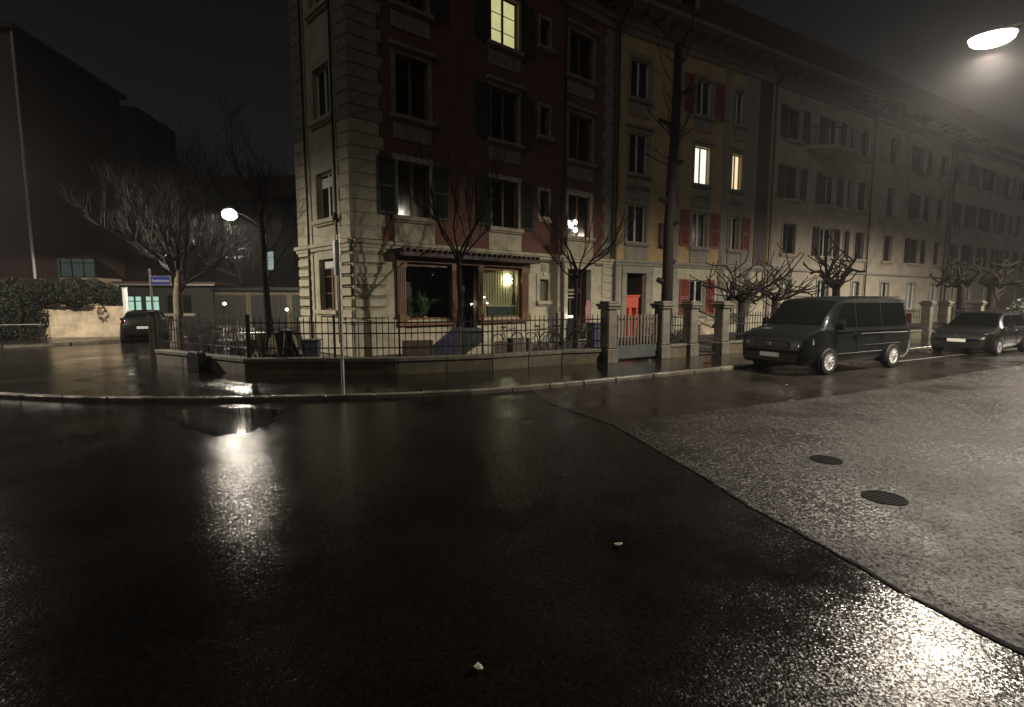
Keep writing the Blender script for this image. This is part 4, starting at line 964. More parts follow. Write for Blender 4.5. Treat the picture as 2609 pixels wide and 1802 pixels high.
bare_tree('dark slender trunk rising behind the fence corner left of house', (q.x, q.y), 4.6, .1, ring(8, .3, 1.2, .45, 1.0, 3), 1.3, .022, 3, dict(kids=[4, 5, 5], spread=.6, lift=.15, lr=.68, rr=.5), 62, (-.02, 0))
q = atY(610, 720, 37)
bare_tree('tall bare tree in the dark garden behind the far street lamp', (q.x, q.y), 6.5, .2, ring(9, .2, 1.2, .4, 1.0, 5), 3.2, .07, 4, dict(kids=[4, 5, 5, 4], spread=.65, lift=.06, lr=.66, rr=.52), 63)
q = atY(1172, 890, 15.2)
bare_tree('small dark bare tree before the shopfront with steep branches', (q.x, q.y), 3.2, .11, ring(7, .75, 1.35, .75, 1.0, 6), 1.7, .035, 3, dict(kids=[4, 4, 3], spread=.38, lift=.35, lr=.62, rr=.5), 64)
q = atY(1466, 880, 16.2)
bare_tree('small fan-shaped bare tree before the dark house door', (q.x, q.y), 2.75, .075, ring(9, .55, 1.3, .82, 1.0, 7), 1.65, .032, 3, dict(kids=[3, 4, 3], spread=.4, lift=.3, lr=.6, rr=.5), 65)
# tall trunk with lopped stubs behind the second pier
q = atY(1694, 780, 17.4); rng = random.Random(66)
t = thing('lopped_tree', 'tall thick dark trunk with lopped stubs between the ochre house windows', 'tree', (q.x, q.y, PAVE)); mb = MB()
path = [Vector((.018 * z + .03 * math.sin(z), 0, z)) for z in (-.1, .5, 1.5, 2.6, 4, 5.5, 7, 8.5, 10)]; mb.tube(path, [.24, .2, .19, .18, .165, .155, .15, .13, .1], 10); mb.build('trunk', 'bark', t, smooth=60)
cr = MB()
for z, a, L, r in ((2.35, 3.4, .3, .1), (3.0, .3, .22, .09), (3.5, 3.0, .24, .08), (5.0, 3.2, .32, .1), (6.2, .2, .3, .08), (4.2, 5.2, .3, .07), (7.4, 3.6, .5, .07), (8.4, .4, .5, .06)):
    d = Vector((math.cos(a), math.sin(a) * .4, .35)).normalized(); p0 = Vector((.018 * z, 0, z)); cr.tube([p0, p0 + d * L * .7, p0 + d * L * 1.2], [r, r * 1.05, r * .8], 8)
for k in range(26): z = rng.uniform(6, 10); a = rng.uniform(0, 6.28); grow(cr, Vector((.018 * z, 0, z)), Vector((math.cos(a), math.sin(a), .9)), rng.uniform(.6, 1.3), .022, rng, 2, dict(kids=[3, 3], spread=.5, lift=.2, lr=.6, rr=.5))
cr.build('crown', 'bark', t)
# pollarded plane trees with crooked knobbly limbs
def pollard(label, p, h, r, seed, arms=5, reach=1.5):
    rng = random.Random(seed); t = thing('pollard_tree', label, 'tree', (p[0], p[1], PAVE), 0, 'pollarded trees in the front gardens'); mb = MB()
    mb.tube([(0, 0, -.1), (.02, 0, h * .5), (0, .02, h)], [r * 1.25, r, r * .9], 9); mb.build('trunk', 'bark', t, smooth=60); cr = MB()
    for k in range(arms):
        a = 6.283 * k / arms + rng.uniform(-.4, .4); pts_ = [Vector((0, 0, h - .15))]; d = Vector((math.cos(a), math.sin(a), rng.uniform(.3, .9))).normalized(); n = rng.randint(5, 7); rr = [r * .5]
        for j in range(n):
            d = (d + Vector((rng.gauss(0, .42), rng.gauss(0, .42), rng.gauss(.0, .38)))).normalized(); pts_.append(pts_[-1] + d * reach / n * rng.uniform(.7, 1.2)); rr.append(r * (.44 - .28 * j / n) * rng.uniform(.85, 1.25))
        rr[-1] = r * .34; cr.tube(pts_, rr, 7)
        for b_ in range(7):
            i = rng.randint(1, n); d2 = (Vector((rng.gauss(0, .8), rng.gauss(0, .8), rng.uniform(.1, .9)))).normalized(); q0 = pts_[i]; q1 = q0 + d2 * reach * .3; q2 = q1 + (d2 + Vector((rng.gauss(0, .5), rng.gauss(0, .5), .3))).normalized() * reach * .22; cr.tube([q0, q1, q2, q2 + Vector((0, 0, .06))], [r * .22, r * .16, r * .14, r * .22], 6)
    cr.build('crown', 'bark', t, smooth=60); return t
q = atY(1888, 800, 18.6); pollard('crooked pollard tree nearest the open passage, left of van', (q.x, q.y), 1.9, .12, 71, 6, 2.1)
q = atY(1972, 800, 20.5); pollard('crooked pollard tree directly behind the van windscreen', (q.x, q.y), 1.9, .12, 72, 6, 2.0)
q = atY(2128, 780, 27); pollard('pollard tree behind the van roof', (q.x, q.y), 2.5, .2, 73, 6, 2.2)
q = atY(2447, 780, 28); pollard('left one of two dark pollards before the far house', (q.x, q.y), 2.6, .2, 74, 7, 1.7)
q = atY(2524, 780, 29); pollard('right one of two dark pollards before the far house', (q.x, q.y), 2.6, .2, 75, 7, 1.7)
leaf_mass('hedge', 'dark evergreen shrub at the right picture edge behind the grey car', 'hedge', [(iv(2618, 800, 27), (1.0, .8, .9)), (iv(2650, 800, 28), (1.2, .9, 1.2))], 2500, 'hedge_leaf', .07, 77)

# ================================================================== vehicles (x runs from front to rear, z up)
def loft(st):
    mb = MB(); n = None
    for x, half in st:
        ring_ = [(x, -y, z) for y, z in half] + [(x, y, z) for y, z in reversed(half) ]
        n = len(ring_); mb.v += ring_
    for i in range(len(st) - 1):
        for j in range(n): a = i * n + j; b = i * n + (j + 1) % n; mb.f.append((a, b, b + n, a + n))
    mb.f.append(tuple(range(n - 1, -1, -1))); q = (len(st) - 1) * n; mb.f.append(tuple(q + j for j in range(n))); return mb
def wheel(root, x, y, r, side, w=.22):
    T = Matrix.Translation((x, y, r)) @ Matrix.Rotation(R(90) * (1 if side < 0 else -1), 4, 'X')
    t = MB().lathe([(r * .64, -w * .5), (r * .93, -w * .5), (r, -w * .36), (r, w * .3), (r * .95, w * .48), (r * .68, w * .5), (r * .64, w * .4)], 28, None, False).mesh('wheel', 'tyre', 40)
    o = bpy.data.objects.new('wheel', t); COL.objects.link(o); o.parent = root; o.matrix_local = T
    mb = MB(); mb.lathe([(r * .66, w * .2), (r * .66, w * .46), (r * .6, w * .47), (r * .58, w * .4), (.001, w * .38)], 28); mb.lathe([(.001, w * .37), (.05, w * .37), (.06, w * .47), (.03, w * .52), (.001, w * .52)], 12)
    for k in range(10): mb.box(.045, r * .61, -.016, .016, w * .37, w * .46, Matrix.Rotation(k * math.pi / 5, 4, 'Z'))
    rm = mb.build('rim', 'rim_alloy', o, smooth=40); return o
def panel(pts, proud=(0, 0, 0), th=.006):
    mb = MB(); b = [Vector(p) + Vector(proud) for p in pts]; c = [Vector(p) - Vector(proud) * .3 for p in pts]; n = len(pts)
    mb.v += [tuple(p) for p in b] + [tuple(p) for p in c]; mb.f += [tuple(range(n)), tuple(range(2 * n - 1, n - 1, -1))]
    for i in range(n): j = (i + 1) % n; mb.f.append((i, j, n + j, n + i))
    return mb
def glass_sheet(root, name, prof, yf, off):
    """curved pane that follows the body: prof = [(x, top, roof half width, crown)]"""
    mb = MB(); N = 10
    for x, top, rw, cr in prof:
        for j in range(N + 1):
            y = (-1 + 2 * j / N) * rw * yf; a = abs(y); z = top + cr * (1 - a / (rw * .8)) if a <= rw * .8 else top - .035 * (a - rw * .8) / (rw * .2)
            mb.v.append((x + off[0], y, z + off[1]))
    for i in range(len(prof) - 1):
        for j in range(N): a = i * (N + 1) + j; mb.f.append((a, a + 1, a + N + 2, a + N + 1))
    return mb.build(name, 'car_glass', root, smooth=40)
def arch(root, x, side, w, r):
    pts = [(x + (r + .07) * math.cos(a), (r + .07) * math.sin(a) + r) for a in [math.pi * (-.12 + 1.24 * k / 16) for k in range(17)]]
    return MB().prismy(pts, (w + .004) if side > 0 else -(w + .004), (w - .25) if side > 0 else -(w - .25)).build('wheel_arch', 'black_plastic', root)

def build_van(origin, an):
    v = thing('parked_van', 'dark green-black passenger van parked at the kerb', 'van', (origin[0], origin[1], 0), an); W = .945
    def sec(x, top, zb=.26, w=W, rw=None, crown=.03):
        sh = min(1.13, top - .02); rw = rw if rw is not None else (.79 if top > 1.8 else w * .86 - max(0, top - 1.2) * .12)
        return (x, [(0.001, zb), (w * .9, zb), (w * .985, zb + .14), (w, .62), (w * .995, .9 if top > 1 else top * .88), (w * .975, sh), ((w * .975) * .35 + rw * .65, sh + (top - sh) * .62), (rw, top - .035 if top - sh > .05 else top - .008), (rw * .8, top), (0.001, top + crown)])
    st = [sec(.0, .62, .34, .72), sec(.02, .78, .28, .84), sec(.08, .95, .25, .9), sec(.22, 1.03, .24, .93), sec(.5, 1.12), sec(.82, 1.21), sec(1.0, 1.38), sec(1.3, 1.66), sec(1.55, 1.86), sec(1.8, 1.92), sec(2.4, 1.95), sec(3.6, 1.95), sec(4.4, 1.94), sec(4.72, 1.9), sec(4.84, 1.8), sec(4.9, 1.1, .3, .92), sec(4.92, .75, .32, .9)]
    loft(st).build('body', 'green_black_paint', v, smooth=38)
    for s in (-1, 1):
        def sp(x, u): y = .922 + (.812 - .922) * u; return (x, s * (y + .001), 1.15 + (1.84 - 1.15) * u)
        for x0, x1, x0t, x1t in ((1.28, 2.08, 1.66, 2.1), (2.22, 3.32, 2.22, 3.32), (3.4, 4.62, 3.4, 4.56)):
            panel([sp(x0, .06), sp(x1, .06), sp(x1t, .94), sp(x0t, .94)], (0, s * .008, 0)).build('side_window', 'car_glass', v)
        for x in (2.15, 3.36): panel([sp(x - .012, 0), sp(x + .012, 0), sp(x + .012, 1), sp(x - .012, 1)], (0, s * .006, 0)).build('pillar_gap', 'black_plastic', v)
        for x in (1.2, 2.16, 3.4):
            MB().box(x - .006, x + .006, s * W - .004, s * W + .004, .42, 1.1).build('door_gap', 'black_plastic', v)
        for x in (1.92, 2.36): MB().box(x, x + .18, s * (W + .03) - .012, s * (W + .03) + .012, 1.0, 1.035).build('door_handle', 'green_black_paint', v, bevel=.008)
        MB().tube([(2.3, s * (W - .012), .985), (3.5, s * (W - .010), .99), (4.7, s * (W - .016), .975)], .022, 8).build('side_crease', 'green_black_paint', v, smooth=60)
        MB().tube([(1.3, s * (W - .008), .5), (3.4, s * (W - .008), .5)], .02, 8).build('sill_crease', 'green_black_paint', v, smooth=60)
        MB().box(2.5, 4.3, s * W - .01, s * W + .012, .66, .7).build('rub_strip', 'black_plastic', v, bevel=.006); MB().box(1.3, 4.7, s * W - .01, s * W + .006, 1.075, 1.095).build('belt_line', 'chrome', v)
        mir = panel([(0, 0, 0), (.1, 0, -.01), (.12, 0, .26), (.04, 0, .28), (-.02, 0, .16)], (0, .11, 0)).mesh('mirror', 'black_plastic'); bevel_mesh(mir, .02, 2); place('mirror', mir, v, (1.24, s * 1.06, 1.12))
        MB().tube([(1.32, s * .9, 1.14), (1.3, s * 1.0, 1.18)], .025, 6).build('mirror_arm', 'black_plastic', v)
        hl = panel([(.03, s * .52, .70), (.1, s * .86, .71), (.34, s * .935, .78), (.32, s * .92, .93), (.14, s * .84, .9), (.07, s * .54, .84)], (-.02, s * .012, .004)).build('headlight', 'headlight_glass', v); MB().lathe([(.001, 0), (.055, 0), (.065, .03), (.05, .05), (.001, .05)], 12, Matrix.Translation((.05, s * .66, .78)) @ Matrix.Rotation(R(-90), 4, 'Y')).build('reflector', 'chrome', hl)
        MB().box(4.84, 4.93, s * .84 - .06, s * .84 + .1 * (1 if s > 0 else .6), .95, 1.5).build('tail_light', 'tail_red', v, bevel=.015)
        MB().box(.02, .06, s * .62 - .1, s * .62 + .1, .42, .5).build('fog_light', 'headlight_glass', v, bevel=.01)
        for x in (.92, 3.92): arch(v, x, s, W, .335); wheel(v, x, s * (W - .06), .335, s)
        MB().tube([(2.0, s * .74, 1.965), (4.5, s * .74, 1.96)], .014, 6).build('roof_rail', 'black_plastic', v)
    glass_sheet(v, 'windscreen', [(.86, 1.248, .807, .03), (1.0, 1.38, .791, .03), (1.15, 1.52, .775, .03), (1.3, 1.66, .757, .03), (1.42, 1.756, .772, .03), (1.53, 1.844, .788, .03)], .93, (-.010, .012))
    for y in (-.35, .4): MB().tube([(.83, y, 1.25), (.98, y - .5, 1.385)], .01, 5).build('wiper', 'black_plastic', v)
    MB().box(-.012, .09, -.5, .5, .66, .86).build('grille', 'black_plastic', v, bevel=.01); mb = MB(); [mb.box(-.018, -.01, -.48, .48, .7 + k * .05, .715 + k * .05) for k in range(3)]; mb.build('grille_bar', 'chrome', v)
    em = MB().lathe([(.062, 0), (.075, .006), (.062, .014), (.055, .006)], 20, Matrix.Translation((-.02, 0, .77)) @ Matrix.Rotation(R(-90), 4, 'Y')).build('emblem', 'chrome', v, smooth=40)
    mb = MB()
    for pts_ in ([(-.04, .04), (-.012, -.01), (0, .012), (.012, -.01), (.04, .04)], [(-.045, 0), (-.018, -.05), (0, -.015), (.018, -.05), (.045, 0)]): mb.tube([(-.03, y, .77 + z) for y, z in pts_], .006, 5)
    mb.build('emblem_mark', 'chrome', em)
    MB().box(-.03, .05, -.78, .78, .3, .56).build('bumper', 'black_plastic', v, bevel=.03); MB().box(-.045, -.03, -.27, .27, .43, .54).build('number_plate', 'plate_white', v, bevel=.004)
    MB().box(4.88, 4.97, -.9, .9, .36, .62).build('rear_bumper', 'green_black_paint', v, bevel=.03)
    panel([(4.9, -.72, 1.2), (4.9, .72, 1.2), (4.82, .66, 1.78), (4.82, -.66, 1.78)], (.02, 0, .0)).build('rear_window', 'car_glass', v)
    MB().box(1.02, 1.06, -.18, .02, 1.24, 1.3).build('dash_sticker', 'white_paint', v)
    return v
VA = math.atan2(14.46 - 12.96, 10.89 - 8.08); n_ = Vector((-math.sin(VA), math.cos(VA), 0)); u_ = Vector((math.cos(VA), math.sin(VA), 0))
o = Vector((8.08, 12.96, 0)) + n_ * .845 - u_ * 1.14
van = build_van((o.x, o.y), VA)

def build_car(label, origin, an, paint, L=3.9, W=.86, H=1.46, hood=.93, rear_plate=False):
    c = thing('parked_car', label, 'car', (origin[0], origin[1], 0), an); belt = .92
    def sec(x, top, zb=.22, w=W, rw=None):
        sh = min(belt, top - .02); rw = rw if rw is not None else (w * .72 if top > 1.2 else w * .82)
        return (x, [(0.001, zb), (w * .88, zb), (w * .98, zb + .12), (w, .55), (w * .99, .8 if top > .85 else top * .88), (w * .95, sh), (w * .95 * .3 + rw * .7, sh + (top - sh) * .6), (rw, top - .03 if top - sh > .06 else top - .006), (rw * .75, top), (0.001, top + .02)])
    st = [sec(0, .5, .32, W * .72), sec(.03, .62, .24, W * .86), sec(.12, .72, .2, W * .94), sec(.35, .8), sec(.7, .88), sec(1.02, hood), sec(1.2, 1.06), sec(1.5, 1.28), sec(1.75, H - .06), sec(2.1, H - .01), sec(2.7, H), sec(3.2, H - .04), sec(3.5, H - .12), sec(3.72, 1.12), sec(3.84, .96, .28, W * .95), sec(L, .7, .32, W * .9)]
    loft(st).build('body', paint, c, smooth=38)
    for s in (-1, 1):
        def sp(x, u): y = W * .935 + (W * .735 - W * .935) * u; return (x, s * y, belt + .03 + (H - .1 - belt - .03) * u)
        for x0, x1, x0t, x1t in ((1.42, 2.26, 1.82, 2.28), (2.36, 3.45, 2.36, 3.28)): panel([sp(x0, .05), sp(x1, .05), sp(x1t, .95), sp(x0t, .95)], (0, s * .01, .004)).build('side_window', 'car_glass', c)
        for x in (1.3, 2.31, 3.3): MB().box(x - .006, x + .006, s * W - .006, s * W + .003, .34, .88).build('door_gap', 'black_plastic', c)
        MB().box(2.02, 2.2, s * (W + .022) - .01, s * (W + .022) + .01, .8, .83).build('door_handle', paint, c, bevel=.006)
        mir = MB().box(-.07, .07, -.09, .09, -.06, .07).mesh('mirror', paint); bevel_mesh(mir, .03, 2); place('mirror', mir, c, (1.42, s * (W + .08), .98))
        MB().tube([(1.42, s * W * .92, .95), (1.42, s * (W + .04), .97)], .02, 5).build('mirror_arm', 'black_plastic', c)
        panel([(.05, s * .42, .58), (.12, s * .72, .59), (.36, s * W * .985, .66), (.4, s * W * .95, .78), (.2, s * .74, .74), (.12, s * .45, .68)], (-.012, s * .008, .012)).build('headlight', 'headlight_glass', c)
        MB().box(3.68, 3.86, s * W * .84 - .07, s * W * .84 + .07, .74, 1.0).build('tail_light', 'tail_red', c, bevel=.02)
        for x in (.78, 3.2): arch(c, x, s, W, .3); wheel(c, x, s * (W - .05), .3, s, .2)
    glass_sheet(c, 'windscreen', [(1.06, .959, W * .81, .02), (1.2, 1.06, W * .82, .02), (1.35, 1.17, W * .77, .02), (1.5, 1.28, W * .72, .02), (1.62, 1.28 + (H - 1.34) * .48, W * .72, .02), (1.73, 1.28 + (H - 1.34) * .92, W * .72, .02)], .93, (-.012, .014))
    glass_sheet(c, 'rear_window', [(3.53, H - .12 - (H - 1.24) * .136, W * .73, .02), (3.62, H - .12 - (H - 1.24) * .545, W * .76, .02), (3.71, 1.13, W * .8, .02)], .92, (.014, .012))
    MB().box(-.02, .1, -.5, .5, .3, .46).build('grille', 'black_plastic', c, bevel=.015); MB().box(-.03, .05, -.72, .72, .22, .3).build('bumper', 'black_plastic', c, bevel=.02)
    MB().lathe([(.001, 0), (.05, 0), (.052, .012), (.001, .016)], 16, Matrix.Translation((-.0, 0, .6)) @ Matrix.Rotation(R(-90), 4, 'Y')).build('emblem', 'chrome', c)
    MB().box(-.045, -.02, -.26, .26, .44, .55).build('number_plate', 'plate_white', c, bevel=.004)
    MB().box(L - .01, L + .03, -.26, .26, .62, .73).build('rear_number_plate', 'plate_white', c, bevel=.004)
    MB().box(L - .04, L + .05, -.74, .74, .34, .56).build('rear_bumper', paint, c, bevel=.03)
    return c
fc_ = G(2450, 903); build_car('grey hatchback parked behind the van at the picture edge', (fc_.x - .22, fc_.y + .0), R(29), 'grey_paint')
rc = G(370, 874); an = math.atan2(rc.y, rc.x) + R(-183)
oo = Vector((rc.x, rc.y, 0)) - Vector((math.cos(an), math.sin(an), 0)) * 3.9
build_car('black hatchback seen from behind, parked by the concrete wall', (oo.x, oo.y), an, 'black_paint', H=1.42)

# ================================================================== things in the front garden
def GP(x, Y): return ((x - 1304.5) / FPX * Y, Y, PAVE + .01)
def CWp(s, y, z=PAVE + .01): v = CW @ Vector((s, y, z)); return (v.x, v.y, v.z)
def bicycle(label, loc, rz, m='iron', basket=False):
    b = thing('bicycle', label, 'bicycle', loc, rz, 'bicycles behind the iron fence'); r = .34
    for x in (0, 1.05):
        w = MB(); ring_ = [(x + r * math.cos(a), 0, r + r * math.sin(a)) for a in [6.2832 * k / 24 for k in range(25)]]; w.tube(ring_, .02, 6); o = w.build('wheel', 'tyre', b, smooth=60)
        sp = MB(); [sp.tube([(x, 0, r), (x + r * math.cos(a), 0, r + r * math.sin(a))], .003, 3) for a in [6.2832 * k / 14 for k in range(14)]]; sp.tube([(x, -.04, r), (x, .04, r)], .02, 6); sp.build('spokes', 'galvanised', o)
    f = MB()
    for a_, c_ in (((.45, 0, .3), (.3, 0, .82)), ((.45, 0, .3), (.92, 0, .75)), ((.32, 0, .76), (.9, 0, .82)), ((0, .0, r), (.45, 0, .3)), ((0, 0, r), (.33, 0, .7)), ((.9, 0, .88), (1.05, 0, r))): f.tube([a_, c_], .017, 6)
    f.build('frame', m, b); MB().tube([(.9, 0, .86), (.88, 0, 1.0), (.86, -.26, 1.04), (.88, 0, 1.0), (.86, .26, 1.04)], .014, 6).build('handlebar', 'chrome', b)
    MB().prism([(.16, 0), (.3, .08), (.42, .02), (.42, -.02), (.3, -.08)], .86, .91).build('saddle', 'black_plastic', b); MB().tube([(.3, 0, .8), (.3, 0, .88)], .013, 6).build('seat_post', 'chrome', b)
    MB().lathe([(.001, -.01), (.09, -.01), (.09, .01), (.001, .01)], 16, Matrix.Translation((.45, .05, .3)) @ Matrix.Rotation(R(90), 4, 'X')).build('crank', 'iron', b)
    if basket: MB().prismy([(.98, .72), (1.22, .72), (1.3, .98), (.94, .98)], -.15, .15).build('basket', 'wood_slat', b)
    return b
bicycle('dark bicycle with upright handlebar nearest the house door', GP(1352, 17.4), R(38)); bicycle('dark bicycle with basket leaning at the fence before the house door', GP(1398, 17.8), R(-24), basket=True)
bicycle("low dark bicycle among the bike hoops, left of the others", GP(1268, 16.6), R(52), 'blue_tarp')
for k, s in enumerate((1345, 1236)): tag(MB().tube([(-.11, 0, 0), (-.11, 0, .66), (-.07, 0, .76), (0, 0, .8), (.07, 0, .76), (.11, 0, .66), (.11, 0, 0)], .022, 8).build('bike_hoop', 'galvanised', None, GP(s, 16.4), R(25), smooth=60), ('grey metal bike hoop standing right of the low bicycle', 'grey metal bike hoop standing left of the low bicycle')[k], 'bike hoop')
def bin_(label, loc, rz, m, w=.5, h=.95):
    t = thing('wheelie_bin', label, 'bin', loc, rz); mb = MB(); mb.v += [(-w * .42, -w * .42, .06), (w * .42, -w * .42, .06), (w * .42, w * .42, .06), (-w * .42, w * .42, .06), (-w / 2, -w / 2, h), (w / 2, -w / 2, h), (w / 2, w / 2, h), (-w / 2, w / 2, h)]; mb.f += [(0, 3, 2, 1), (4, 5, 6, 7), (0, 1, 5, 4), (1, 2, 6, 5), (2, 3, 7, 6), (3, 0, 4, 7)]; mb.build('body', m, t, bevel=.03)
    MB().box(-w * .54, w * .54, -w * .56, w * .52, h, h + .06).build('lid', m, t, bevel=.02)
    for s in (-1, 1): MB().lathe([(.03, -.025), (.08, -.025), (.08, .025), (.03, .025)], 14, Matrix.Translation((s * w * .4, w * .5, .08)) @ Matrix.Rotation(R(90), 4, 'Y')).build('wheel', 'tyre', t)
    return t
bin_('dark rounded bin right of the house door behind fence', GP(1517, 18.6), R(30), 'blue_tarp', .5, .9); bin_('dark blue bin right of the pale bike trailer', (-5.62, 14.35, PAVE + .01), R(10), 'blue_tarp', .42, .62)
# bike trailer with pale canvas sides
t = thing('bike_trailer', 'dark bike trailer with pale canvas panels behind the fence', 'bike trailer', (-6.25, 14.2, PAVE + .01), R(12))
hoop = [(-.42, .2), (-.4, .6), (-.3, .86), (-.1, .95), (.15, .95), (.32, .8), (.42, .5), (.46, .2)]
MB().prismy(hoop, -.3, .3).build('canvas_body', 'black_plastic', t, bevel=.03)
panel([(-.46, -.32, .32), (-.38, -.33, .75), (-.25, -.33, .86), (-.18, -.33, .3)], (0, -.012, 0)).build('canvas_panel', 'tan_canvas', t); panel([(.16, -.33, .88), (.28, -.33, .8), (.44, -.33, .3), (.36, -.33, .3)], (0, -.012, 0)).build('canvas_panel', 'tan_canvas', t)
for s in (-1, 1):
    w = MB(); w.tube([(.05 + .22 * math.cos(a), s * .38, .24 + .22 * math.sin(a)) for a in [6.2832 * k / 20 for k in range(21)]], .022, 6); w.build('wheel', 'tyre', t)
for s in (-.36, -.05): MB().tube([(s, -.34, .3), (s + .06, -.34, .9)], .012, 6).build('frame_tube', 'galvanised', t)
# planters and a sloping cover before the shopfront
def planter(label, loc, rz, L, h, m='wood_slat'):
    t = thing('planter_box', label, 'planter', loc, rz); n = 3
    for k in range(n): MB().box(-L / 2, L / 2, -.22, -.2, k * h / n + .006, (k + 1) * h / n - .006).build('board', m, t); MB().box(-L / 2, L / 2, .2, .22, k * h / n + .006, (k + 1) * h / n - .006).build('board', m, t)
    for s in (-1, 1): MB().box(s * L / 2 - .02, s * L / 2 + .02, -.23, .23, 0, h).build('end_board', m, t)
    MB().box(-L / 2 + .02, L / 2 - .02, -.2, .2, h - .1, h - .06).build('soil', 'garden_ground', t); return t
planter('long dark wooden planter box under the left shop pane', GP(1063, 14.6), R(12), .82, .62); planter('low dark planter box beside the white slab before right pane', GP(1258, 15.9), R(20), .6, .48); planter('narrow dark planter box at the bike hoops', GP(1322, 17.2), R(25), .6, .5)
t = thing('sloping_cover', 'dark blue sloping cover leaning before the shop entrance', 'cover', GP(1138, 14.9), R(12)); MB().prismy([(-.6, .0), (.35, .0), (.35, .98), (.2, .95), (-.58, .3)], -.25, .25).build('sheet', 'blue_tarp', t, bevel=.02); MB().tube([(.38, -.2, 0), (.38, -.2, 1.02)], .02, 6).build('prop', 'wood_slat', t)
t = thing('white_slab', 'pale slab leaning behind the fence before the right pane', 'slab', GP(1216, 15.1), R(18)); MB().prismy([(-.55, 0), (.5, 0), (.5, .62), (.1, .5), (-.3, .25)], -.04, .04).build('slab', 'sandstone_plaster', t, bevel=.01); MB().box(.3, .34, .04, .3, 0, .5).build('strut', 'wood_slat', t)
t = thing('grill_cabinet', 'dark green covered cabinet beside the small tree before the shop', 'cabinet', GP(1196, 15.9), R(18)); MB().box(-.4, .4, -.25, .25, 0, .78).build('body', 'dark_green_shutter', t, bevel=.03); MB().prismy([(-.44, .78), (.44, .78), (.36, .9), (-.36, .9)], -.29, .29).build('lid', 'grey_panel', t, bevel=.03)
# pink patterned cloth and white light strips at the house door
t = thing('patterned_cloth', 'pink patterned cloth hanging on a stand at the house door', 'cloth', CWp(10.45, -.35), P1ANG); MB().tube([(0, 0, 0), (0, 0, 1.75)], .015, 6).build('stand', 'iron', t); mb = MB(); mb.prismy([(-.12, .75), (.1, .65), (.16, 1.6), (.1, 1.78), (-.08, 1.75), (-.15, 1.4)], -.03, .03); mb.build('cloth', 'pink_fabric', t, bevel=.012)
t = thing('door_step_light', 'small bright white light strip low beside the house door', 'light', CWp(9.62, -.2), P1ANG); MB().box(-.2, -.03, -.02, .02, 1.03, 1.1).build('tube', 'fairy_light', t); MB().box(.0, .17, -.02, .02, 1.03, 1.1).build('tube', 'fairy_light', t); MB().box(-.22, .2, .0, .03, .0, 1.02).build('stand', 'black_plastic', t)
# pot plants by the gate
leaf_mass('pot_plant', 'dark bushy plant behind the garden gate', 'plant', [((4.35, 16.6, .75), (.35, .3, .45)), ((4.1, 16.4, .45), (.3, .25, .3))], 500, 'hedge_leaf', .05, 91)
leaf_mass('low_bush', 'low round bush in the open passage between piers', 'bush', [((6.4, 19.2, .4), (.55, .4, .38))], 600, 'hedge_leaf', .05, 92)
t = thing('stone_trough', 'pale stone trough at the house wall in the open passage', 'trough', tuple(Vector((P2A[0], P2A[1], 0)) + Vector((math.cos(P2ANG) * 5.9 + math.sin(P2ANG) * .5, math.sin(P2ANG) * 5.9 - math.cos(P2ANG) * .5, PAVE))), P2ANG); MB().box(-.6, .6, -.25, .25, 0, .5).build('body', 'concrete', t, bevel=.03); MB().box(-.62, .62, -.27, .27, .5, .58).build('rim', 'concrete', t, bevel=.02)

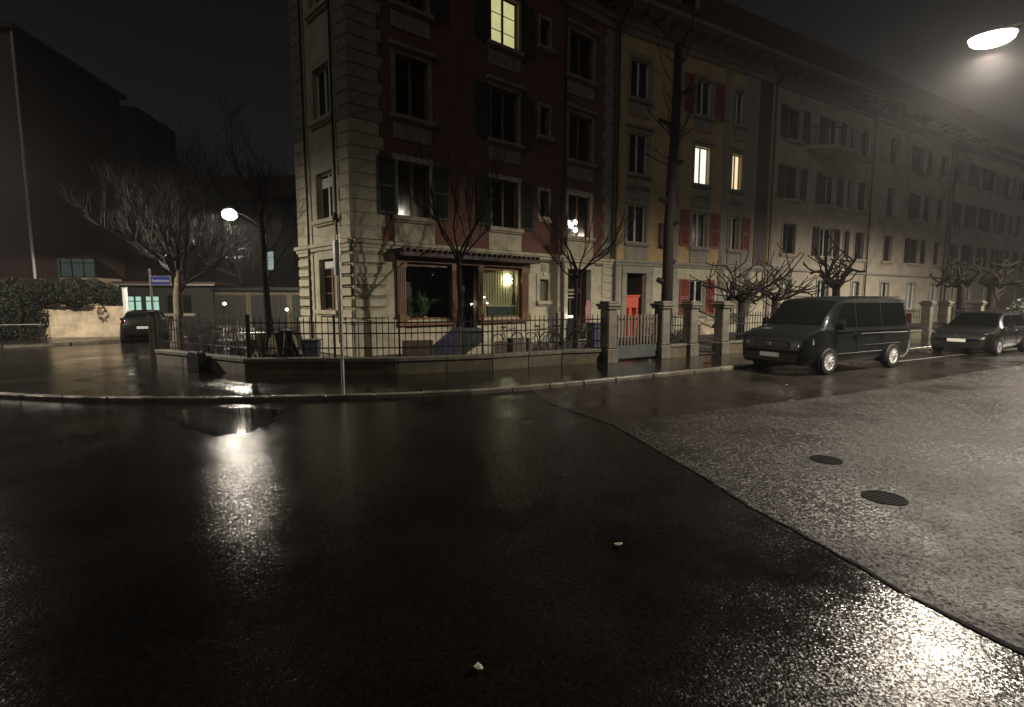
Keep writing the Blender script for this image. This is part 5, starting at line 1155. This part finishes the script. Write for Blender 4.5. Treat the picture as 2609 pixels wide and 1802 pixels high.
# ================================================================== street lamps (each with its own light)
def street_lamp(label, head, base, h_pole, power, size=R(166), blend=.16, col=(1, .875, .72), lens=(.3, .2), radius=.14, dome=1.7, globe=False):
    t = thing('street_lamp', label, 'street lamp', (base[0], base[1], 0), 0, 'street lamps'); hx, hy, hz = head[0] - base[0], head[1] - base[1], head[2]
    MB().tube([(0, 0, -.1), (0, 0, 1.0), (0, 0, 1.05), (0, 0, h_pole)], [.085, .085, .065, .05], 10).build('pole', 'galvanised', t, smooth=40)
    d = Vector((hx, hy, 0)); L = d.length; d.normalize(); pts_ = [Vector((0, 0, h_pole - .05)) + d * (L * f) + Vector((0, 0, (hz + .14 - h_pole + .05) * (1 - (1 - f) ** 2.2))) for f in (0, .15, .35, .6, .85, 1)]
    MB().tube(pts_, [.04, .036, .032, .028, .025, .024], 8).build('arm', 'galvanised', t, smooth=40)
    an = math.atan2(hy, hx); hd = MB().lathe([(.001, .16), (.16, .14), (.3, .07), (.34, .01), (.33, -.005), (.001, -.005)], 20).build('head', 'galvanised', t, (hx, hy, hz), an, smooth=50); hd.scale = (1.25, .75, 1) if not globe else (.6, .5, 1)
    ln_ = MB().lathe([(1.0, 0), (.92, -.28), (.75, -.45), (.5, -.55), (.25, -.6), (.001, -.615)], 32).build('lens', 'lamp_lens_light', t, (hx, hy, hz - .012), an, smooth=60); ln_.scale = (lens[0], lens[1], lens[1] * dome)
    if globe: bpy.data.objects.remove(ln_); hd.location[2] = hz + lens[1] * .78; MB().lathe([(max(.001, math.sin(a)), -math.cos(a)) for a in [math.pi * k / 12 for k in range(13)]], 24).build('lens', 'lamp_lens_light', t, (hx, hy, hz), an, smooth=60).scale = (lens[0], lens[0], lens[1] * .85)
    lt = bpy.data.lights.new('lamp_light', 'SPOT'); lt.energy = power; lt.color = col; lt.spot_size = size; lt.spot_blend = blend; lt.shadow_soft_size = radius
    lo = bpy.data.objects.new('lamp_light', lt); COL.objects.link(lo); lo.parent = t; lo.location = (hx, hy, hz - .1 - lens[1] * 1.1)
    return t
q = atY(2529, 92, 11.5); street_lamp('street lamp with long arm glaring at the top right corner', tuple(q), (14.2, 9.4), 7.0, 5900, R(178), .5, lens=(.4, .32), dome=1.0)
q = atY(585, 547, 26); street_lamp('lit street lamp on a pole in the side street behind the fence', tuple(q), (-12.45, 26.3), 5.3, 3300, R(174), .06, lens=(.36, .34), radius=.12, globe=True)
street_lamp('street lamp left of the picture at the junction', (-18.6, 13.8, 7.8), (-21.4, 12.6), 7.3, 7600, R(176), .42)
street_lamp('street lamp farther along the street beyond the picture', (29.0, 22.0, 7.8), (31.5, 19.0), 7.3, 15000, R(179), .5)

# ================================================================== haze added for the glow round the lamps
hz = MB().box(-165, 165, -125, 165, -1.2, 24).build('haze', None); hz['kind'] = 'stuff'; hz['label'] = 'thin haze added for the glow round the lamps'
hm = bpy.data.materials.new('haze_air'); hm.use_nodes = True; nn = hm.node_tree.nodes; nn.remove(nn['Principled BSDF'])
pv = nn.new('ShaderNodeVolumePrincipled'); pv.inputs['Color'].default_value = (.93, .93, .95, 1); pv.inputs['Density'].default_value = .00062; pv.inputs['Anisotropy'].default_value = .72
hm.node_tree.links.new(pv.outputs[0], nn['Material Output'].inputs['Volume']); hz.data.materials.append(hm)
SC.cycles.volume_bounces = 0
